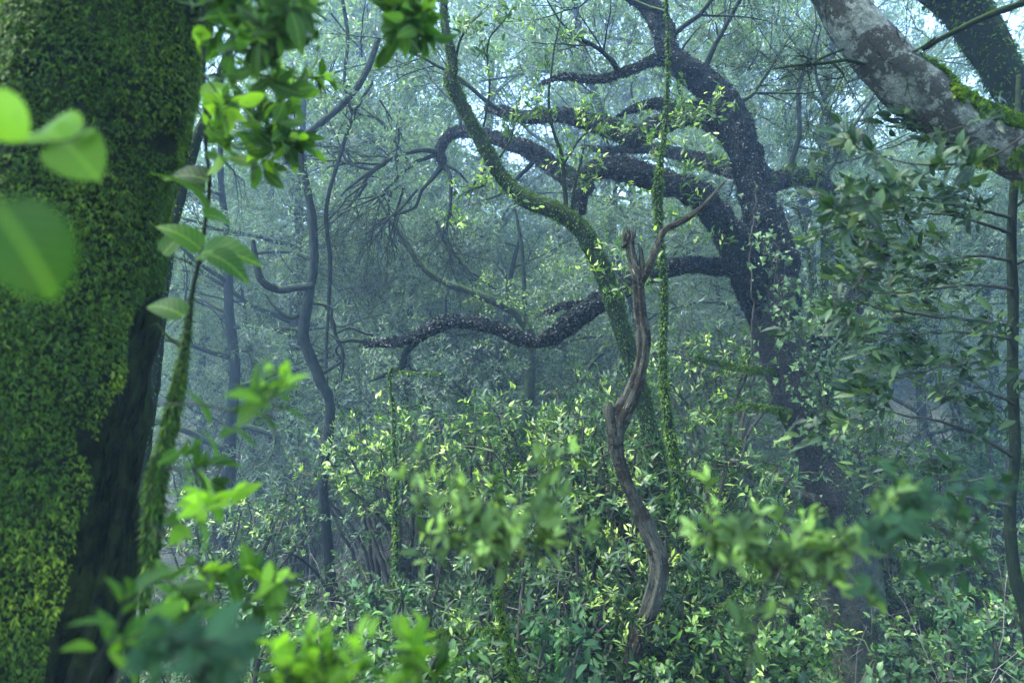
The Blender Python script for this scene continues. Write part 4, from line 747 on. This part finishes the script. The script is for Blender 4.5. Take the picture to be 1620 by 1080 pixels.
tprotos = [tree_proto(1, 8, .11, 9, K1, M_far), tree_proto(2, 9, .13, 8, K1, M_far, first=.45), tree_proto(3, 7, .10, 9, K1, M_far, young=.25, first=.25), tree_proto(4, 9, .16, 12, K2, M_far, wr=.10, first=.3), tree_proto(5, 6, .10, 8, K1, M_far, young=.3, first=.15, nlimb=11), tree_proto(6, 8, .1, 3, K2, M_far, first=.3)]
GR = 'misty trees filling the background'
tl = [(640, 300, 14, 0, 'misty tree in the gap between the sinuous tree and the leaning tree'), (380, 150, 12, 3, 'feathery misty tree just right of the creeper'), (470, 80, 15, 1, 'tall misty tree behind the top of the sinuous tree'), 
      (760, 330, 13, 2, 'light leaved misty tree above the low limb'), (1010, 350, 14, 5, 'nearly bare misty tree behind the arching limb'), (1300, 120, 13, 3, 'feathery tree behind the crown of the twisted tree'), (1440, 260, 12, 0, 'leafy tree behind the slender tree arms'), (1240, 240, 16, 5, 'thin leaved tree in the sky gap right of the twisted tree'), (1560, 180, 14, 1, 'tree behind the dark trunk in the right corner'),
      (900, 420, 17, 4, 'low bushy tree behind the elbow of the low limb'), (560, 400, 17, 4, 'low bushy misty tree right of the sinuous tree'), (430, 420, 16, 2, 'misty tree left of the sinuous tree arm'), (1150, 380, 17, 2, 'misty tree behind the fork of the twisted tree'), (330, 300, 18, 4, 'bushy misty tree at the left beyond the creeper'), (700, 150, 19, 5, 'sparse misty tree behind the leaning tree top')]
tl += [(990, -80, 16, 3, 'feathery tall tree behind the upper stem of the twisted tree'), 
       (1260, -40, 15, 3, 'fine leaved tall tree whose streaming twigs hang left of the pale trunk')]
tl += [(560, -60, 25, 0, 'tall misty tree rising over the sinuous tree top'), (1130, -60, 25, 0, 'tall misty tree whose crown fills the sky right of the upper stem'), (430, -40, 22, 2, 'tall light leaved tree just right of the hanging creeper'),  (1340, -40, 24, 1, 'tall tree left of the pale trunk in the mist')]
tl += [(745, -30, 25, 2, 'tall faint tree filling the sky left of the brightest gap'), (1010, -20, 24, 1, 'tall faint tree behind the bend of the upper stem')]
for j, (a, b, d, k, lab) in enumerate(tl):
    q = pt(a, b, d); zg = float(gz(q[0], q[1])); H = [8, 9, 7, 9, 6, 8][k]; s = (q[2] - zg) / (H * 1.05)
    copy_tree(tprotos[k], (q[0], q[1], zg), R.random() * 6.28, (max(s, .7), max(s, .7), s), lab)
rg = np.random.default_rng(123); cnt = 0
for a in np.linspace(-60, 1700, 12):
    for d, lo, hi in ((23, 330, 470), (30, 260, 400), (37, 220, 360)):
        aa = a + rg.normal() * 40; q = pt(aa, rg.uniform(lo, hi), d + rg.uniform(-1.5, 1.5)); zg = float(gz(q[0], q[1])); k = int(rg.choice([0, 1, 2, 3, 4, 2, 4])); H = [8, 9, 7, 9, 6, 8][k]; s = (q[2] - zg) / H
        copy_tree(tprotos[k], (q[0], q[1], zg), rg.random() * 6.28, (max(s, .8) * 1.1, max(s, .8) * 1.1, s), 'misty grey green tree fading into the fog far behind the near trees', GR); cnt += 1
for p_ in protos + tprotos:
    for ch in list(p_.children): bpy.data.objects.remove(ch)
    bpy.data.objects.remove(p_)

# ================================================================== UNDERGROWTH, GRASS, FAR WOOD (stuff)
rng = np.random.default_rng(200)
def undergrowth(nc, d0, d1, rad, hmul, leafL, nl, tips, hmin=.1, wr=.42, young=.2, power=.8, dull=.5):
    """bushy domes of leafy tips rooted on the ground"""
    d = d0 + (d1 - d0) * rng.random(nc) ** power; x = (rng.random(nc) - .5) * 2 * (.84 * d + 1.0); r = rad * (.5 + rng.random(nc))
    h = hmin + hmul * (fnoise(np.stack([x, d, 0 * x], -1), .5, 3) ** 2) * 2.6
    u_ = 810 + FPX * x / d; low_ = np.where(((u_ > 1030) | ((u_ > 450) & (u_ < 600))) & (d < 8), .35, 1.0); h = h * low_; r = r * np.where(low_ < 1, np.where((u_ > 1030) & (u_ < 1330) & (d < 5.4), .42, .6), 1)
    clear = np.exp(-((u_ - 1340) / 130) ** 2) * (d < 6.8) + np.exp(-((u_ - 1005) / 60) ** 2) * (d < 4.9); h = h * (1 - clear); x = np.where(clear > .25, x + 1.6 * np.where(u_ > 1150, np.sign(u_ - 1330), -.5) * (d / 6), x)
    C = np.repeat(np.stack([x, d, gz(x, d) + h * rng.random(nc)], -1), tips, 0); q = nrm(rng.normal(size=C.shape) + [0, 0, .35]); rr = np.repeat(r, tips)[:, None] * (.55 + .45 * rng.random((len(C), 1)))
    T = C + q * rr * [1, 1, .62]; T[:, 2] += .06 * (fnoise(T, 3) - .5); D = nrm(q * [1, 1, .7] + [0, 0, .55] + rng.normal(size=C.shape) * .35)
    yy = np.clip(np.repeat(rng.random(nc) ** 2, tips) * 2 * young, 0, 1); P = rosettes(T, D, nl, leafL, young=young, rng=rng, jit=leafL * .3, wr=wr, dull=dull, spread=(35, 105))
    sh = np.repeat(np.repeat(rng.random(nc), tips), nl); return P[0], P[1], P[2], P[3] * (.8 + .4 * sh), P[4], np.clip(P[5] + .25 * (sh - .5), 0, 1)
tag(leaves('undergrowth', *undergrowth(110, 2.8, 8, .26, .25, .05, 8, 30, young=.12, dull=.4), M_laurel, 'oval4'), 'low tangled bushes on the near forest floor', 'undergrowth', kind='stuff')
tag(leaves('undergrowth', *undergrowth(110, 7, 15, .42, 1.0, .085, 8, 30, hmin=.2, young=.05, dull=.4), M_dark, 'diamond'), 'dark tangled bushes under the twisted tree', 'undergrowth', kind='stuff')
U = cat([undergrowth(430, 14, 30, .8, 1.6, .11, 8, 38, hmin=.3, young=.25, dull=.7), undergrowth(560, 26, 56, 1.5, 2.6, .22, 8, 34, hmin=.5, young=.25, dull=.7)])
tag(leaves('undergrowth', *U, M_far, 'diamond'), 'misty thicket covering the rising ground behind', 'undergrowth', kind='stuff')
U = undergrowth(700, 3.0, 9.5, .22, .12, .035, 8, 24, hmin=.03, wr=.75, young=.35, dull=.7); tag(leaves('ground_cover', *U, M_herb, 'diamond'), 'small leaved herbs carpeting the forest floor', 'ground cover', kind='stuff')
n = 26000; x = rng.uniform(2.2, 8, n); y = rng.uniform(3.6, 9, n); k = fnoise(np.stack([x, y, 0 * x], -1), .8) > .45; x, y = x[k], y[k]; n = len(x)
P = np.stack([x, y, gz(x, y)], -1); tag(leaves('grass', P, rng.normal(size=(n, 3)) * .35 + [0, 0, 1], rng.normal(size=(n, 3)) + [0, -1, 0], .28 * (.5 + rng.random(n)), .03, .3 + .6 * rng.random(n), M_herb, 'oval4', None, .5), 'fine bright grass in the lower right clearing', 'grass', kind='stuff')
n = 16000; d = rng.uniform(36, 50, n); x = (rng.random(n) - .5) * 2 * .95 * d; z0 = gz(x, d); top = 12 * (.35 + .65 * fnoise(np.stack([x, d, 0 * x], -1), .12, 3)); z = z0 + top * rng.random(n) ** .8
T = np.stack([x, d, z], -1); k = fnoise(T, .45, 3) > .45 + .10 * sstep(5, 12, z); T = T[k]; D = nrm(rng.normal(size=T.shape) + [0, 0, .6])
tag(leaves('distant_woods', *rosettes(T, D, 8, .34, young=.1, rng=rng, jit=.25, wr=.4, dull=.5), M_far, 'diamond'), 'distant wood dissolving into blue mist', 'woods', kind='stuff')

m = Mb(); rg = np.random.default_rng(77)
for q in range(900):
    d = 4.5 + 18 * rg.random() ** 1.2; x = (rg.random() - .5) * 1.6 * d; z = float(gz(x, d)); L = rg.uniform(.6, 2.4) * (.7 + d / 20); P = [np.array([x, d, z + rg.random() * .5])]; dd = nrm(rg.normal(size=3) * [.8, .6, .3] + [0, 0, .9])
    for w in range(7): dd = nrm(dd + rg.normal(size=3) * .22 + [0, 0, -.03]); P.append(P[-1] + dd * L / 7)
    r0 = rg.uniform(.003, .011); m.fast(P, r0 * np.linspace(1, .25, 8), 4)
    for w in range(4):
        i = rg.integers(2, 7); e = nrm(rg.normal(size=3) + dd * .8); a = P[i]; m.fast([a, a + e * L * .12, a + e * L * .2 + rg.normal(size=3) * .04, a + e * L * .32 + rg.normal(size=3) * .07], r0 * np.array([.5, .4, .3, .12]), 3)
tag(m.build('undergrowth', bark_mat('dry_twig_bark', (.05, .05, .042), (.22, .22, .18), moss=.2, bump=.002)), 'fine bare twigs criss crossing through the bushes', 'twigs', kind='stuff')

# ================================================================== THE MIST
mh, n = newmat('mist'); v = N_(n, 'ShaderNodeVolumePrincipled'); v.inputs['Color'].default_value = (.48, .72, 1.0, 1); v.inputs['Density'].default_value = HAZE_DENSITY; v.inputs['Anisotropy'].default_value = .3
o = N_(n, 'ShaderNodeOutputMaterial'); n.links.new(v.outputs[0], o.inputs['Volume'])
x0, x1, y0, y1, z0, z1 = -61, 61, -13, 67, -5, 26
V = [(x, y, z) for x in (x0, x1) for y in (y0, y1) for z in (z0, z1)]
hz = mesh_obj('haze', V, [(0, 1, 3, 2), (4, 6, 7, 5), (0, 4, 5, 1), (2, 3, 7, 6), (0, 2, 6, 4), (1, 5, 7, 3)], mh, None, False); tag(hz, 'thin blue mist filling the forest', 'mist', kind='stuff')
allz = [(o.matrix_world @ Vector(c)).z for o in sc.objects if o.type == 'MESH' and o.name != 'haze' for c in o.bound_box]
print('VERTS', sum(len(m.vertices) for m in bpy.data.meshes), 'trees', cnt)
